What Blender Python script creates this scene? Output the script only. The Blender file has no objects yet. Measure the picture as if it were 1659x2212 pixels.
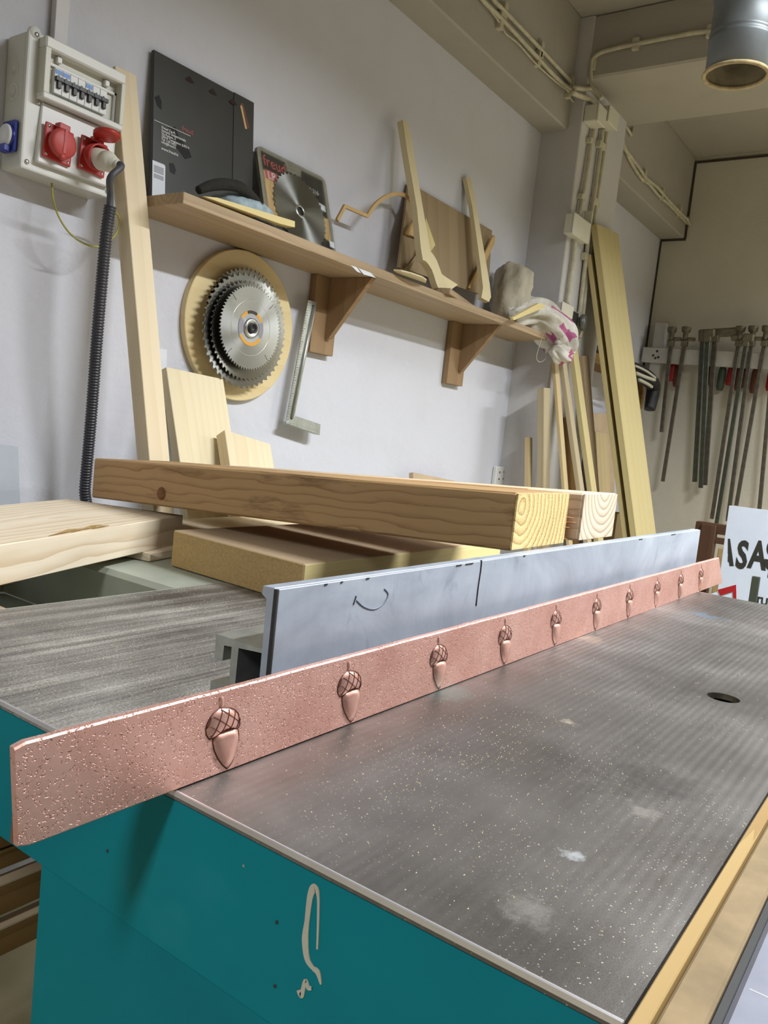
import bpy, bmesh, math, random
from mathutils import Vector, Matrix, noise
random.seed(7)
sc = bpy.context.scene
COL = sc.collection

# ------------------------------------------------------------------ camera
F_PX, YAW, PITCH, ROLL = 1744.0, 0.608, 0.0988, 0.1092
CAM = Vector((0, 0, 1.17))
_f = Vector((math.cos(YAW) * math.cos(PITCH), math.sin(YAW) * math.cos(PITCH), -math.sin(PITCH)))
_r = Vector((math.sin(YAW), -math.cos(YAW), 0))
_u = _r.cross(_f)
RT = math.cos(ROLL) * _r + math.sin(ROLL) * _u
UP = -math.sin(ROLL) * _r + math.cos(ROLL) * _u
FW = _f
cd = bpy.data.cameras.new('camera')
cam = bpy.data.objects.new('camera', cd)
COL.objects.link(cam)
cd.sensor_fit = 'HORIZONTAL'
cd.sensor_width = 36.0
cd.lens = 36.0 * F_PX / 1659.0
cd.clip_start = 0.02
cam.matrix_world = Matrix(((RT.x, UP.x, -FW.x, CAM.x), (RT.y, UP.y, -FW.y, CAM.y), (RT.z, UP.z, -FW.z, CAM.z), (0, 0, 0, 1)))
sc.camera = cam

# ------------------------------------------------------------------ light
w = bpy.data.worlds.new('world')
sc.world = w
w.use_nodes = True
w.node_tree.nodes['Background'].inputs[0].default_value = (0.8, 0.87, 1.0, 1)
w.node_tree.nodes['Background'].inputs[1].default_value = 0.3


def tube_lamp(loc, power, sx=1.2, sy=0.1, col=(0.93, 0.97, 1.0), rz=0):
    l = bpy.data.lights.new('fluorescent_lamp', 'AREA')
    l.shape = 'RECTANGLE'
    l.size, l.size_y = sx, sy
    l.energy = power
    l.color = col
    l.spread = math.radians(154)      # beam narrowed to keep the upper wall darker
    o = bpy.data.objects.new('fluorescent_lamp', l)
    COL.objects.link(o)
    o.location = loc
    o.rotation_euler = (0, 0, rz)
    return o


tube_lamp((1.85, -0.52, 2.72), 116)
tube_lamp((-1.4, -0.15, 2.55), 42, 0.9, 0.25)
tube_lamp((4.2, -1.1, 2.75), 98)

sc.view_settings.view_transform = 'Standard'
sc.view_settings.look = 'None'
sc.view_settings.exposure = 0.0
sc.view_settings.gamma = 1.0
sc.view_settings.use_curve_mapping = False

# ------------------------------------------------------------------ helpers
def ray(p):
    return RT * ((p[0] - 829.5) / F_PX) - UP * ((p[1] - 1106) / F_PX) + FW


def _on(ax, v, p):
    d = ray(p)
    return CAM + d * ((v - CAM[ax]) / d[ax])


def PX(v, p): return _on(0, v, p)
def PY(v, p): return _on(1, v, p)
def PZ(v, p): return _on(2, v, p)


def PP(p, o, n):
    d = ray(p)
    return CAM + d * ((Vector(o) - CAM).dot(n) / d.dot(n))


WM = {}
V = Vector


def put(o, M, parent=None):
    COL.objects.link(o)
    WM[o.name] = M.copy()
    if parent is not None:
        o.parent = parent
        o.matrix_basis = WM[parent.name].inverted() @ M
    else:
        o.matrix_basis = M
    return o


def T(v): return Matrix.Translation(Vector(v))


def tag(o, label=None, cat=None, group=None, kind=None):
    if label: o['label'] = label
    if cat: o['category'] = cat
    if group: o['group'] = group
    if kind: o['kind'] = kind
    return o


def thing(name, loc, label, cat, group=None):
    e = bpy.data.objects.new(name, None)
    e.empty_display_size = 0.02
    put(e, T(loc))
    return tag(e, label, cat, group)


def axes(o, ex, ez):
    """matrix whose local X is ex and local Z close to ez"""
    ex = Vector(ex).normalized()
    ey = Vector(ez).cross(ex).normalized()
    ez = ex.cross(ey)
    return Matrix(((ex.x, ey.x, ez.x, o[0]), (ex.y, ey.y, ez.y, o[1]), (ex.z, ey.z, ez.z, o[2]), (0, 0, 0, 1)))


def bm_obj(name, bm, mat, M=None, parent=None, smooth=False, normals=True):
    if normals:
        bmesh.ops.recalc_face_normals(bm, faces=bm.faces)
    me = bpy.data.meshes.new(name)
    bm.to_mesh(me)
    bm.free()
    if smooth:
        me.polygons.foreach_set('use_smooth', [True] * len(me.polygons))
    for m in (mat if isinstance(mat, (list, tuple)) else [mat]):
        me.materials.append(m)
    o = bpy.data.objects.new(name, me)
    return put(o, M if M is not None else Matrix(), parent)


def mesh_obj(name, verts, faces, mat, M=None, parent=None, smooth=False):
    bm = bmesh.new()
    vs = [bm.verts.new(v) for v in verts]
    for f in faces:
        try:
            bm.faces.new([vs[i] for i in f])
        except ValueError:
            pass
    return bm_obj(name, bm, mat, M, parent, smooth)


def bevel(bm, w, seg=1):
    if w > 0:
        bmesh.ops.bevel(bm, geom=list(bm.edges), offset=w, segments=seg, affect='EDGES', profile=0.6, clamp_overlap=True)


def box(name, lo, hi, mat, parent=None, bev=0.0, M=None, seg=1, smooth=False):
    """axis-aligned box in world coordinates (or in the frame M)"""
    lo, hi = Vector(lo), Vector(hi)
    c = (lo + hi) / 2
    d = hi - lo
    bm = bmesh.new()
    bmesh.ops.create_cube(bm, size=1)
    bmesh.ops.scale(bm, vec=(abs(d.x), abs(d.y), abs(d.z)), verts=bm.verts)
    bevel(bm, bev, seg)
    return bm_obj(name, bm, mat, (M if M is not None else Matrix()) @ T(c), parent, smooth)


def slab(name, p0, a, b, c, mat, parent=None, bev=0.0, jag=0.0):
    """parallelepiped at corner p0 with edge vectors a (grain), b, c"""
    p0, a, b, c = map(Vector, (p0, a, b, c))
    M = axes(p0 + (a + b + c) / 2, a, c)
    I = M.inverted()
    vs = []
    for k in range(8):
        vs.append(I @ (p0 + a * (k & 1) + b * (k >> 1 & 1) + c * (k >> 2 & 1)))
    bm = bmesh.new()
    v = [bm.verts.new(q) for q in vs]
    for f in ((0, 1, 3, 2), (4, 6, 7, 5), (0, 4, 5, 1), (2, 3, 7, 6), (0, 2, 6, 4), (1, 5, 7, 3)):
        bm.faces.new([v[i] for i in f])
    bevel(bm, bev)
    return bm_obj(name, bm, mat, M, parent)


def panel(name, pts, back, mat, grain=None, parent=None, bev=0.0):
    """flat piece: outline pts (world, coplanar), thickness vector back"""
    pts = [Vector(p) for p in pts]
    back = Vector(back)
    c = sum(pts, Vector()) / len(pts) + back / 2
    g = Vector(grain) if grain is not None else (pts[1] - pts[0])
    M = axes(c, g, back)
    I = M.inverted()
    bm = bmesh.new()
    a = [bm.verts.new(I @ p) for p in pts]
    b = [bm.verts.new(I @ (p + back)) for p in pts]
    n = len(pts)
    bm.faces.new(a)
    bm.faces.new(list(reversed(b)))
    for i in range(n):
        j = (i + 1) % n
        bm.faces.new((a[i], b[i], b[j], a[j]))
    if bev:
        bevel(bm, bev)
    return bm_obj(name, bm, mat, M, parent)


def smooth_path(pts, n=6):
    pts = [Vector(p) for p in pts]
    out = []
    for i in range(len(pts) - 1):
        p0 = pts[max(i - 1, 0)]; p1 = pts[i]; p2 = pts[i + 1]; p3 = pts[min(i + 2, len(pts) - 1)]
        for k in range(n):
            t = k / n
            out.append(0.5 * ((2 * p1) + (p2 - p0) * t + (2 * p0 - 5 * p1 + 4 * p2 - p3) * t * t + (3 * p1 - p0 - 3 * p2 + p3) * t ** 3))
    out.append(pts[-1])
    return out


def tube_bm(pts, r, seg=8, radii=None, fn=None, flat=1.0, up=(0, 0, 1)):
    bm = bmesh.new()
    n = len(pts)
    rings = []
    prev = Vector(up)
    for i, p in enumerate(pts):
        t = (pts[min(i + 1, n - 1)] - pts[max(i - 1, 0)]).normalized()
        s = t.cross(prev)
        if s.length < 1e-4:
            s = t.cross(Vector((1, 0, 0)))
        s.normalize()
        q = s.cross(t).normalized()
        prev = q
        rr = radii[i] if radii else r
        ring = []
        for k in range(seg):
            a = 2 * math.pi * k / seg
            m = fn(i / (n - 1), a) if fn else 1.0
            ring.append(bm.verts.new(p + (s * math.cos(a) + q * math.sin(a) * flat) * rr * m))
        rings.append(ring)
    for i in range(n - 1):
        for k in range(seg):
            bm.faces.new((rings[i][k], rings[i][(k + 1) % seg], rings[i + 1][(k + 1) % seg], rings[i + 1][k]))
    bm.faces.new(list(reversed(rings[0])))
    bm.faces.new(rings[-1])
    return bm


def tube(name, pts, r, mat, parent=None, seg=8, radii=None, fn=None, smooth=True, flat=1.0, up=(0, 0, 1)):
    pts = [Vector(p) for p in pts]
    c = sum(pts, Vector()) / len(pts)
    bm = tube_bm([p - c for p in pts], r, seg, radii, fn, flat, up)
    return bm_obj(name, bm, mat, T(c), parent, smooth)


def lathe(name, prof, mat, M, parent=None, seg=32, smooth=True, close=False):
    """profile [(r, z)] turned about local Z"""
    bm = bmesh.new()
    rings = []
    for r, z in prof:
        rings.append([bm.verts.new((r * math.cos(2 * math.pi * k / seg), r * math.sin(2 * math.pi * k / seg), z)) for k in range(seg)] if r > 1e-6 else [bm.verts.new((0, 0, z))])
    m = len(rings)
    for i in range(m if close else m - 1):
        a, b = rings[i], rings[(i + 1) % m]
        for k in range(seg):
            k2 = (k + 1) % seg
            if len(a) == 1 and len(b) == 1:
                continue
            if len(a) == 1:
                bm.faces.new((a[0], b[k2], b[k]))
            elif len(b) == 1:
                bm.faces.new((a[k], a[k2], b[0]))
            else:
                bm.faces.new((a[k], a[k2], b[k2], b[k]))
    o = bm_obj(name, bm, mat, M, parent, smooth)
    return o


def text(name, s, size, mat, M, parent=None, ext=0.0002, sx=1.0, align='LEFT', bold=0.0):
    cu = bpy.data.curves.new(name, 'FONT')
    cu.body = s
    cu.size = size
    cu.extrude = ext
    cu.align_x = align
    cu.offset = bold
    cu.resolution_u = 3
    to = bpy.data.objects.new(name, cu)
    COL.objects.link(to)
    dg = bpy.context.evaluated_depsgraph_get()
    me = bpy.data.meshes.new_from_object(to.evaluated_get(dg))
    bpy.data.objects.remove(to)
    me.name = name
    if sx != 1.0:
        me.transform(Matrix.Diagonal((sx, 1, 1, 1)))
    me.materials.clear()
    me.materials.append(mat)
    return put(bpy.data.objects.new(name, me), M, parent)


def copy_tree(o, M, parent=None, lab=None):
    c = o.copy()
    W0 = WM[o.name]
    put(c, M, parent)
    if lab: c['label'] = lab
    for ch in list(o.children):
        copy_tree(ch, M @ W0.inverted() @ WM[ch.name], c)
    return c


# ------------------------------------------------------------------ materials
def rgb(h):
    h = h.lstrip('#')
    v = [int(h[i:i + 2], 16) / 255 for i in (0, 2, 4)]
    return tuple([(x / 12.92 if x <= 0.04045 else ((x + 0.055) / 1.055) ** 2.4) for x in v] + [1.0])


class NT:
    def __init__(s, name):
        s.m = bpy.data.materials.new(name)
        s.m.use_nodes = True
        s.t = s.m.node_tree
        s.p = s.t.nodes['Principled BSDF']
        s.tc = s.t.nodes.new('ShaderNodeTexCoord')

    def n(s, typ, **kw):
        nd = s.t.nodes.new('ShaderNode' + typ)
        for k, v in kw.items():
            if k in nd.inputs:
                nd.inputs[k].default_value = v
            else:
                setattr(nd, k, v)
        return nd

    def l(s, a, b): s.t.links.new(a, b)

    def mapped(s, scale=(1, 1, 1), loc=(0, 0, 0), rot=(0, 0, 0)):
        m = s.n('Mapping')
        m.inputs['Scale'].default_value = scale
        m.inputs['Location'].default_value = loc
        m.inputs['Rotation'].default_value = rot
        s.l(s.tc.outputs['Object'], m.inputs['Vector'])
        return m.outputs['Vector']

    def noise(s, vec, scale, detail=3, rough=0.55, dist=0.0):
        nd = s.n('TexNoise', Scale=scale, Detail=detail, Roughness=rough, Distortion=dist)
        s.l(vec, nd.inputs['Vector'])
        return nd.outputs['Fac']

    def ramp(s, fac, stops, interp='LINEAR'):
        nd = s.n('ValToRGB')
        nd.color_ramp.interpolation = interp
        els = nd.color_ramp.elements
        while len(els) < len(stops):
            els.new(0.5)
        for e, (p, c) in zip(els, stops):
            e.position = p
            e.color = c if len(c) == 4 else (*c, 1)
        s.l(fac, nd.inputs['Fac'])
        return nd.outputs['Color']

    def mix(s, fac, a, b, mode='MIX'):
        nd = s.n('Mix', data_type='RGBA', blend_type=mode)
        for i, v in ((0, fac), (6, a), (7, b)):
            if isinstance(v, bpy.types.NodeSocket):
                s.l(v, nd.inputs[i])
            else:
                nd.inputs[i].default_value = v
        return nd.outputs[2]

    def math(s, op, a, b=0.5, clamp=False):
        nd = s.n('Math', operation=op, use_clamp=clamp)
        for i, v in ((0, a), (1, b)):
            if isinstance(v, bpy.types.NodeSocket):
                s.l(v, nd.inputs[i])
            else:
                nd.inputs[i].default_value = v
        return nd.outputs[0]

    def bump(s, h, strength=0.3, dist=0.001):
        nd = s.n('Bump', Strength=strength, Distance=dist)
        s.l(h, nd.inputs['Height'])
        s.l(nd.outputs['Normal'], s.p.inputs['Normal'])

    def set(s, **kw):
        for k, v in kw.items():
            k = k.replace('_', ' ')
            if isinstance(v, bpy.types.NodeSocket):
                s.l(v, s.p.inputs[k])
            else:
                s.p.inputs[k].default_value = v
        return s.m


G = lambda v: (v, v, v, 1)


def plain(name, col, rough=0.5, metal=0.0, var=0.12, vs=8.0, bump=0.0, bs=60.0, bd=0.001, **kw):
    s = NT(name)
    c = rgb(col) if isinstance(col, str) else col
    v = s.mapped()
    f = s.noise(v, vs, 4)
    d = tuple(max(0, x * (1 - var * 2)) for x in c[:3]) + (1,)
    e = tuple(min(1, x * (1 + var)) for x in c[:3]) + (1,)
    if bump:
        s.bump(s.noise(v, bs, 4), bump, bd)
    return s.set(Base_Color=s.ramp(f, [(0.25, d), (0.75, e)]), Roughness=rough, Metallic=metal, **kw)


def wood(name, light, dark, ring=16.0, dist=3.0, strength=0.6, rough=0.62, off=(0, 0.03, -0.05), stain=None, fine=0.35, spec=0.3, stretch=0.12, sharp=2.2, rb=0.5, fs=120, sc0=0.60):
    """grain runs along local X; growth rings turn about an axis offset by off"""
    s = NT(name)
    v = s.mapped((stretch, 1, 1), off)
    wv = s.n('TexWave', wave_type='RINGS', rings_direction='X', wave_profile='SAW')
    wv.inputs['Scale'].default_value = ring
    wv.inputs['Distortion'].default_value = dist
    wv.inputs['Detail'].default_value = 2
    wv.inputs['Detail Scale'].default_value = 1.2
    s.l(v, wv.inputs['Vector'])
    fib = s.noise(s.mapped((3, fs, fs)), 1.0, 3)
    blot = s.noise(s.mapped((1.0, 5, 5)), 1.2, 3)
    L, D = rgb(light), rgb(dark)
    f = s.math('MULTIPLY', s.math('POWER', wv.outputs['Fac'], sharp), strength)
    f = s.math('ADD', f, s.math('MULTIPLY', s.math('SUBTRACT', fib, 0.5), fine))
    f = s.math('ADD', f, s.math('MULTIPLY', s.math('SUBTRACT', blot, 0.5), 0.5), True)
    c = s.mix(f, L, D)
    if stain:
        st = s.noise(s.mapped((2.0, 9, 9)), 2.2, 5, 0.65)
        m = s.ramp(st, [(sc0, G(0)), (sc0 + 0.14, G(0.75))])
        c = s.mix(m, c, rgb(stain))
    s.bump(s.math('ADD', fib, s.math('MULTIPLY', wv.outputs['Fac'], rb)), 0.25, 0.0006)
    return s.set(Base_Color=c, Roughness=rough, **{'Specular_IOR_Level': spec})


def paint_wall(name, col, spot, streak):
    s = NT(name)
    v = s.mapped()
    big = s.noise(v, 1.3, 4)
    mid = s.noise(v, 7, 5, 0.6)
    fine = s.noise(v, 55, 4, 0.6)
    c = s.mix(s.ramp(big, [(0.35, G(0)), (0.7, G(0.5))]), rgb(col), rgb(spot))
    c = s.mix(s.ramp(mid, [(0.5, G(0)), (0.85, G(0.45))]), c, rgb(streak))
    s.bump(s.math('ADD', s.math('MULTIPLY', mid, 2.5), fine), 0.35, 0.004)
    return s.set(Base_Color=c, Roughness=0.85, Specular_IOR_Level=0.2)


M_WALL = paint_wall('wall_paint', '#d2d3dc', '#cdcdd3', '#c6c6cb')
M_FAR = paint_wall('low_bounce_wall', '#6e675c', '#5c554a', '#7d7567')  # dark colour for the unseen walls, set to cut bounced light
M_CEIL = paint_wall('ceiling_paint', '#aea99f', '#a6a196', '#9c978c')  # whitish ceiling: its dimness and warm bounce are put into the paint colour
M_COL = paint_wall('column_paint', '#c9c7c6', '#c2bfbd', '#b7b4b0')
M_BACK = paint_wall('cream_panel', '#d3cebf', '#cdc7b6', '#c4beae')
M_FLOOR = plain('dusty_concrete', '#c2b592', 0.9, var=0.18, vs=3, bump=0.3, bs=40, bd=0.003)
M_DARKLINE = plain('gap_brown', '#4a4138', 0.9)
M_PINE = wood('pale_pine', '#dfd0b0', '#ccb58c', 22, 3.0, 0.4)
M_PINE2 = wood('pale_pine_flat', '#e2d5b4', '#d4c197', 16, 3.5, 0.4, off=(0, 0.09, -0.03))
M_POST = wood('post_pine', '#e2d2b3', '#d3bd96', 7, 2.0, 0.35, off=(0, 0.1, 0.1))
M_LATH = wood('lath_wood', '#c6b187', '#ae966c', 7, 1.5, 0.35, off=(0, 0.2, 0.15))
M_LONG = wood('long_board_pine', '#c6b787', '#b7a471', 6, 1.5, 0.3, off=(0, 0.2, 0.15))
M_GTAN = wood('grey_tan_wood', '#b3a588', '#9d8d6d', 7, 1.5, 0.35, off=(0, 0.2, 0.15))
M_YEL = wood('yellow_pine', '#dccb93', '#ccb67d', 6, 1.5, 0.35, off=(0, 0.2, 0.15))
M_MAPLE = wood('maple', '#e8dac2', '#c9ae8a', 22, 6.0, 0.75, off=(0, 0.02, -0.075), stretch=0.16)
M_TEMPL = wood('template_wood', '#dfd1aa', '#cfbd8f', 7, 2, 0.3)
M_SHELF = wood('shelf_oak', '#b09a7c', '#8c755a', 22, 4, 0.55, off=(0, 0.05, -0.02), rough=0.55)
M_SHELF2 = wood('bracket_wood', '#9c8060', '#7e6348', 12, 3, 0.5)
M_BEAM = wood('rough_beam', '#b08f65', '#75522f', 26, 7.0, 0.62, off=(0, 0.05, -0.17), stain='#4f3820', stretch=0.22, sharp=5, rb=0.12, sc0=0.55, rough=0.7)
M_BEAM2 = wood('rough_beam_weathered', '#d8c4a8', '#9c7d5c', 26, 7.0, 0.62, off=(0, 0.05, -0.17), stain='#6e553e', stretch=0.22, sharp=5, rb=0.12, sc0=0.55, rough=0.75)
M_SPLINT = wood('splintered_wood', '#cf9f72', '#a8703f', 30, 4, 0.6)
M_PLY = wood('plywood', '#a08c6d', '#887253', 5, 4, 0.4, off=(0, 0.3, 0.1))
M_DISC = wood('disc_plywood', '#decb9c', '#d0b583', 5, 3, 0.35, off=(0, 0.3, 0.1))
M_MDF = plain('fibreboard_edge', '#b99c68', 0.85, var=0.12, vs=260, bump=0.5, bs=300, bd=0.001)
M_MDFT = plain('fibreboard_face', '#c3ab8c', 0.75, var=0.06, vs=10, bump=0.1, bs=200)
M_BROWN = wood('brown_stain', '#5f4433', '#452f22', 10, 3, 0.4)
M_DKWOOD = wood('old_plank', '#8a6a3e', '#674a26', 12, 3, 0.5)
M_STRIP = wood('strip_pine', '#a98d5b', '#8a6b3c', 30, 2, 0.6, off=(0, 0.02, -0.3))
M_CREAMPL = plain('cream_plastic', '#d5d2c2', 0.45, var=0.04)
M_CABLE = plain('cable_cream', '#c6bfa8', 0.6, var=0.12, vs=30)
M_BOXP = plain('box_plastic', '#cbcabd', 0.4, var=0.04, vs=5)
M_BOXP2 = plain('box_plastic_light', '#d9d9d4', 0.4, var=0.03, vs=5)
M_RED = plain('red_plastic', '#b4312b', 0.38, var=0.08)
M_RED2 = plain('red_plastic_worn', '#bb4540', 0.5, var=0.08)
M_BLUE = plain('blue_plastic', '#25338f', 0.35, var=0.08)
M_BLACK = plain('black_plastic', '#191919', 0.4, var=0.1)
M_WHITEP = plain('white_plastic', '#dcdcda', 0.4, var=0.03)
M_BLUEL = plain('blue_label', '#6f97d8', 0.5, var=0.02)
M_CARD = plain('black_card', '#33332f', 0.35, var=0.18, vs=6)
M_CARD2 = plain('black_card_flap', '#343431', 0.38, var=0.15, vs=6)
M_SMUDGE = plain('black_smudge', '#131315', 0.25, var=0.1)
M_WPAPER = plain('white_paper', '#dfe3ea', 0.7, var=0.02)
M_GRAYP = plain('grey_print', '#8d8b94', 0.7, var=0.05)
M_WPRINT = plain('white_print', '#e4e4e0', 0.6, var=0.02)
M_REDP = plain('red_print', '#b65b55', 0.6, var=0.03)
M_TAN = plain('tan_strip', '#c8a873', 0.7, var=0.05)
M_DENIM = plain('pale_denim', '#9fb0b8', 0.95, var=0.2, vs=40, bump=0.5, bs=120, bd=0.003)
M_FELT = plain('black_felt', '#26241f', 0.95, var=0.2, vs=60, bump=0.5, bs=150, bd=0.003)
M_HOSE = plain('hose_black', '#34343a', 0.45, var=0.1)
M_GY = plain('green_yellow', '#a9a24a', 0.5, var=0.1, vs=80)
M_PIPE = plain('cable_rubber', '#4a4b50', 0.5, var=0.08)
M_STEEL = plain('screw_steel', '#c9cac8', 0.3, 1.0, var=0.05)
M_ALU = plain('cast_alu', '#b9bcb6', 0.42, 0.85, var=0.12, vs=40, bump=0.1, bs=200)
M_GALV = plain('galvanised', '#7b8082', 0.5, 0.45, var=0.12, vs=9)
M_DUST = plain('dusty_rim', '#b3a078', 0.9, var=0.2, vs=40)
M_DUCTIN = plain('duct_inside', '#8f8468', 0.9, var=0.25, vs=20)
M_FOIL = plain('foil_hose', '#8d8c84', 0.42, 0.8, var=0.25, vs=18, bump=0.8, bs=14, bd=0.02)
M_IRONC = plain('clamp_steel', '#6d675c', 0.5, 0.7, var=0.2, vs=30)
M_IRONH = plain('clamp_cast', '#7a7460', 0.6, 0.4, var=0.25, vs=30)
M_IRONG = plain('clamp_green_steel', '#5c6157', 0.45, 0.8, var=0.15, vs=30)
M_HRED = plain('handle_red', '#a32320', 0.5, var=0.12)
M_HBRN = plain('handle_brown', '#6b3d2c', 0.55, var=0.15)
M_HGRN = plain('handle_green', '#44523f', 0.55, var=0.15)
M_SIGN = plain('sign_white', '#cdd5e4', 0.4, var=0.03, vs=12)
M_SIGNK = plain('sign_black', '#2b2922', 0.6, var=0.08)
M_SIGNR = plain('sign_red', '#a3141c', 0.5, var=0.06)
M_TEALK = plain('teal_dark_bar', '#3b3f33', 0.6)
M_BOXCARD = plain('cardboard', '#a08a62', 0.9, var=0.08)
M_GREYPNL = plain('grey_panel', '#a7adb5', 0.35, var=0.06, vs=14)
M_FRAME = plain('frame_grey_green', '#a9aea0', 0.6, var=0.1, vs=9, bump=0.1, bs=90)
M_FRAMED = plain('inner_tray', '#9aa091', 0.75, var=0.12, vs=9)
M_INSUL = plain('black_edge', '#2b2b2b', 0.5, var=0.1)
M_STRING = plain('string', '#c9c3ae', 0.9)
M_ORANGE = plain('orange_print', '#d79a2e', 0.45, var=0.03)
M_PAINTD = plain('paint_drip', '#b8b4a6', 0.6, var=0.06)


def make_table():
    s = NT('machined_iron')
    v = s.mapped()
    band = s.n('TexWave', wave_type='BANDS', bands_direction='Y', wave_profile='SIN')
    band.inputs['Scale'].default_value = 36
    band.inputs['Distortion'].default_value = 1.0
    band.inputs['Detail'].default_value = 2
    s.l(s.mapped((0.25, 1, 1)), band.inputs['Vector'])
    bandm = s.ramp(s.noise(v, 2.2, 3), [(0.35, G(0.05)), (0.65, G(1))])
    streak = s.math('ADD', s.math('MULTIPLY', s.noise(s.mapped((1.3, 34, 1)), 1.5, 6, 0.7), 0.42), s.math('ADD', s.math('MULTIPLY', s.noise(v, 5.5, 4, 0.6), 0.3), s.math('MULTIPLY', s.noise(v, 420, 2), 0.28)))
    big = s.noise(v, 3.4, 5, 0.6)
    rust = s.noise(s.mapped((1, 1.6, 1), (3, 1, 0)), 4.2, 5, 0.65)
    c = s.ramp(big, [(0.3, rgb('#595552')), (0.55, rgb('#787471')), (0.78, rgb('#9a9795'))])
    c = s.mix(s.math('MULTIPLY', s.math('MULTIPLY', band.outputs['Fac'], bandm), 0.45), c, rgb('#4a4744'))
    c = s.mix(s.ramp(rust, [(0.56, G(0)), (0.75, G(0.55))]), c, rgb('#514539'))
    # dust: streaks behind the fence (local +y), thin in front
    sep = s.n('SeparateXYZ')
    s.l(s.tc.outputs['Object'], sep.inputs[0])
    behind = s.ramp(s.math('ADD', s.math('MULTIPLY', sep.outputs['Y'], 4.0), 0.42), [(0.35, G(0.08)), (0.6, G(1))])
    dust = s.ramp(streak, [(0.42, G(0.05)), (0.52, G(0.38)), (0.62, G(0.85))])
    dm = s.n('RGBToBW'); s.l(dust, dm.inputs[0])
    bw = s.n('RGBToBW'); s.l(behind, bw.inputs[0])
    dfac = s.math('MULTIPLY', dm.outputs[0], bw.outputs[0])
    c = s.mix(dfac, c, rgb('#b6b2a8'))
    sp = s.n('TexVoronoi', feature='F1')
    sp.inputs['Scale'].default_value = 420
    s.l(v, sp.inputs['Vector'])
    spk = s.math('LESS_THAN', sp.outputs['Distance'], 0.22)
    pat = s.ramp(s.noise(v, 6, 3), [(0.45, G(0)), (0.62, G(0.9))])
    wn = s.n('TexWhiteNoise'); s.l(sp.outputs['Position'], wn.inputs[0])
    pick = s.math('GREATER_THAN', wn.outputs[0], 0.72)
    pb = s.n('RGBToBW'); s.l(pat, pb.inputs[0])
    spf = s.math('MULTIPLY', s.math('MULTIPLY', spk, pick), pb.outputs[0])
    c = s.mix(spf, c, rgb('#cfc6b2'))
    # blue-white chalk scuffs
    ch = s.noise(s.mapped((1, 2.5, 1), (7, 3, 0)), 8, 5, 0.7)
    c = s.mix(s.ramp(ch, [(0.70, G(0)), (0.80, G(0.5))]), c, rgb('#9fb0b8'))
    for (px_, r_, col_, k_) in (((1240, 1845), 0.012, '#c4c8cc', 0.8), ((1225, 1560), 0.012, '#c9bfae', 0.7), ((1520, 1330), 0.045, '#7d97ad', 0.5), ((1390, 1750), 0.02, '#a9a49c', 0.5), ((1130, 1960), 0.022, '#a3a09a', 0.5), ((960, 1500), 0.05, '#6d8a86', 0.4), ((1400, 1690), 0.06, '#4d4a48', 0.6), ((1270, 1380), 0.03, '#b9ab98', 0.45)):
        q_ = PZ(0.9, px_) - Vector((1.102, 0.514, 0.9))
        sb = s.n('VectorMath', operation='SUBTRACT'); sb.inputs[1].default_value = q_
        s.l(s.tc.outputs['Object'], sb.inputs[0])
        ln = s.n('VectorMath', operation='LENGTH'); s.l(sb.outputs[0], ln.inputs[0])
        f_ = s.math('ADD', s.math('DIVIDE', ln.outputs['Value'], r_), s.math('MULTIPLY', s.math('SUBTRACT', s.noise(s.mapped((1, 1, 1), (px_[0] * .01, 0, 0)), 0.9 / r_, 5, 0.7), 0.5), 3.2))
        m_ = s.ramp(f_, [(0.25, G(k_)), (0.85, G(0))])
        c = s.mix(m_, c, rgb(col_))
    grain = s.noise(v, 900, 2)
    h = s.math('ADD', s.math('MULTIPLY', s.math('MULTIPLY', band.outputs['Fac'], bandm), 0.6), s.math('MULTIPLY', grain, 0.5))
    s.bump(h, 0.3, 0.0006)
    ro = s.ramp(big, [(0.3, G(0.40)), (0.8, G(0.55))])
    rb = s.n('RGBToBW'); s.l(ro, rb.inputs[0])
    met = s.math('SUBTRACT', 0.72, s.math('MULTIPLY', dfac, 0.7), True)
    return s.set(Base_Color=c, Roughness=s.math('ADD', rb.outputs[0], s.math('MULTIPLY', dfac, 0.35)), Metallic=met)


def make_copper():
    s = NT('embossed_copper')
    v = s.mapped()
    vd = s.n('VectorMath', operation='ADD')
    nz = s.n('TexNoise', Scale=360, Detail=1)
    s.l(v, nz.inputs['Vector'])
    sc_ = s.n('VectorMath', operation='SCALE'); sc_.inputs['Scale'].default_value = 0.004
    s.l(nz.outputs['Color'], sc_.inputs[0]); s.l(v, vd.inputs[0]); s.l(sc_.outputs[0], vd.inputs[1])
    vo = s.n('TexVoronoi', feature='F1')
    vo.inputs['Scale'].default_value = 270
    s.l(vd.outputs[0], vo.inputs['Vector'])
    ring = s.math('ABSOLUTE', s.math('SUBTRACT', vo.outputs['Distance'], 0.38))
    mark = s.math('SUBTRACT', 1.0, s.math('MULTIPLY', ring, 7.0), True)
    wn = s.n('TexWhiteNoise'); s.l(vo.outputs['Position'], wn.inputs[0])
    half = s.math('GREATER_THAN', s.noise(v, 560, 1), 0.5)
    mark = s.math('MULTIPLY', s.math('MULTIPLY', mark, s.math('GREATER_THAN', wn.outputs[0], 0.25)), half)
    soft = s.noise(v, 60, 3)
    h = s.math('SUBTRACT', s.math('MULTIPLY', soft, 0.9), s.math('MULTIPLY', mark, 0.9))
    s.bump(h, 0.6, 0.0011)
    c = s.mix(s.ramp(s.noise(v, 14, 4), [(0.35, G(0)), (0.75, G(1))]), rgb('#cc9a8d'), rgb('#e0b4a8'))
    c = s.mix(s.math('MULTIPLY', mark, 0.5), c, rgb('#7b4a42'))
    return s.set(Base_Color=c, Roughness=0.52, Metallic=0.68)


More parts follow.
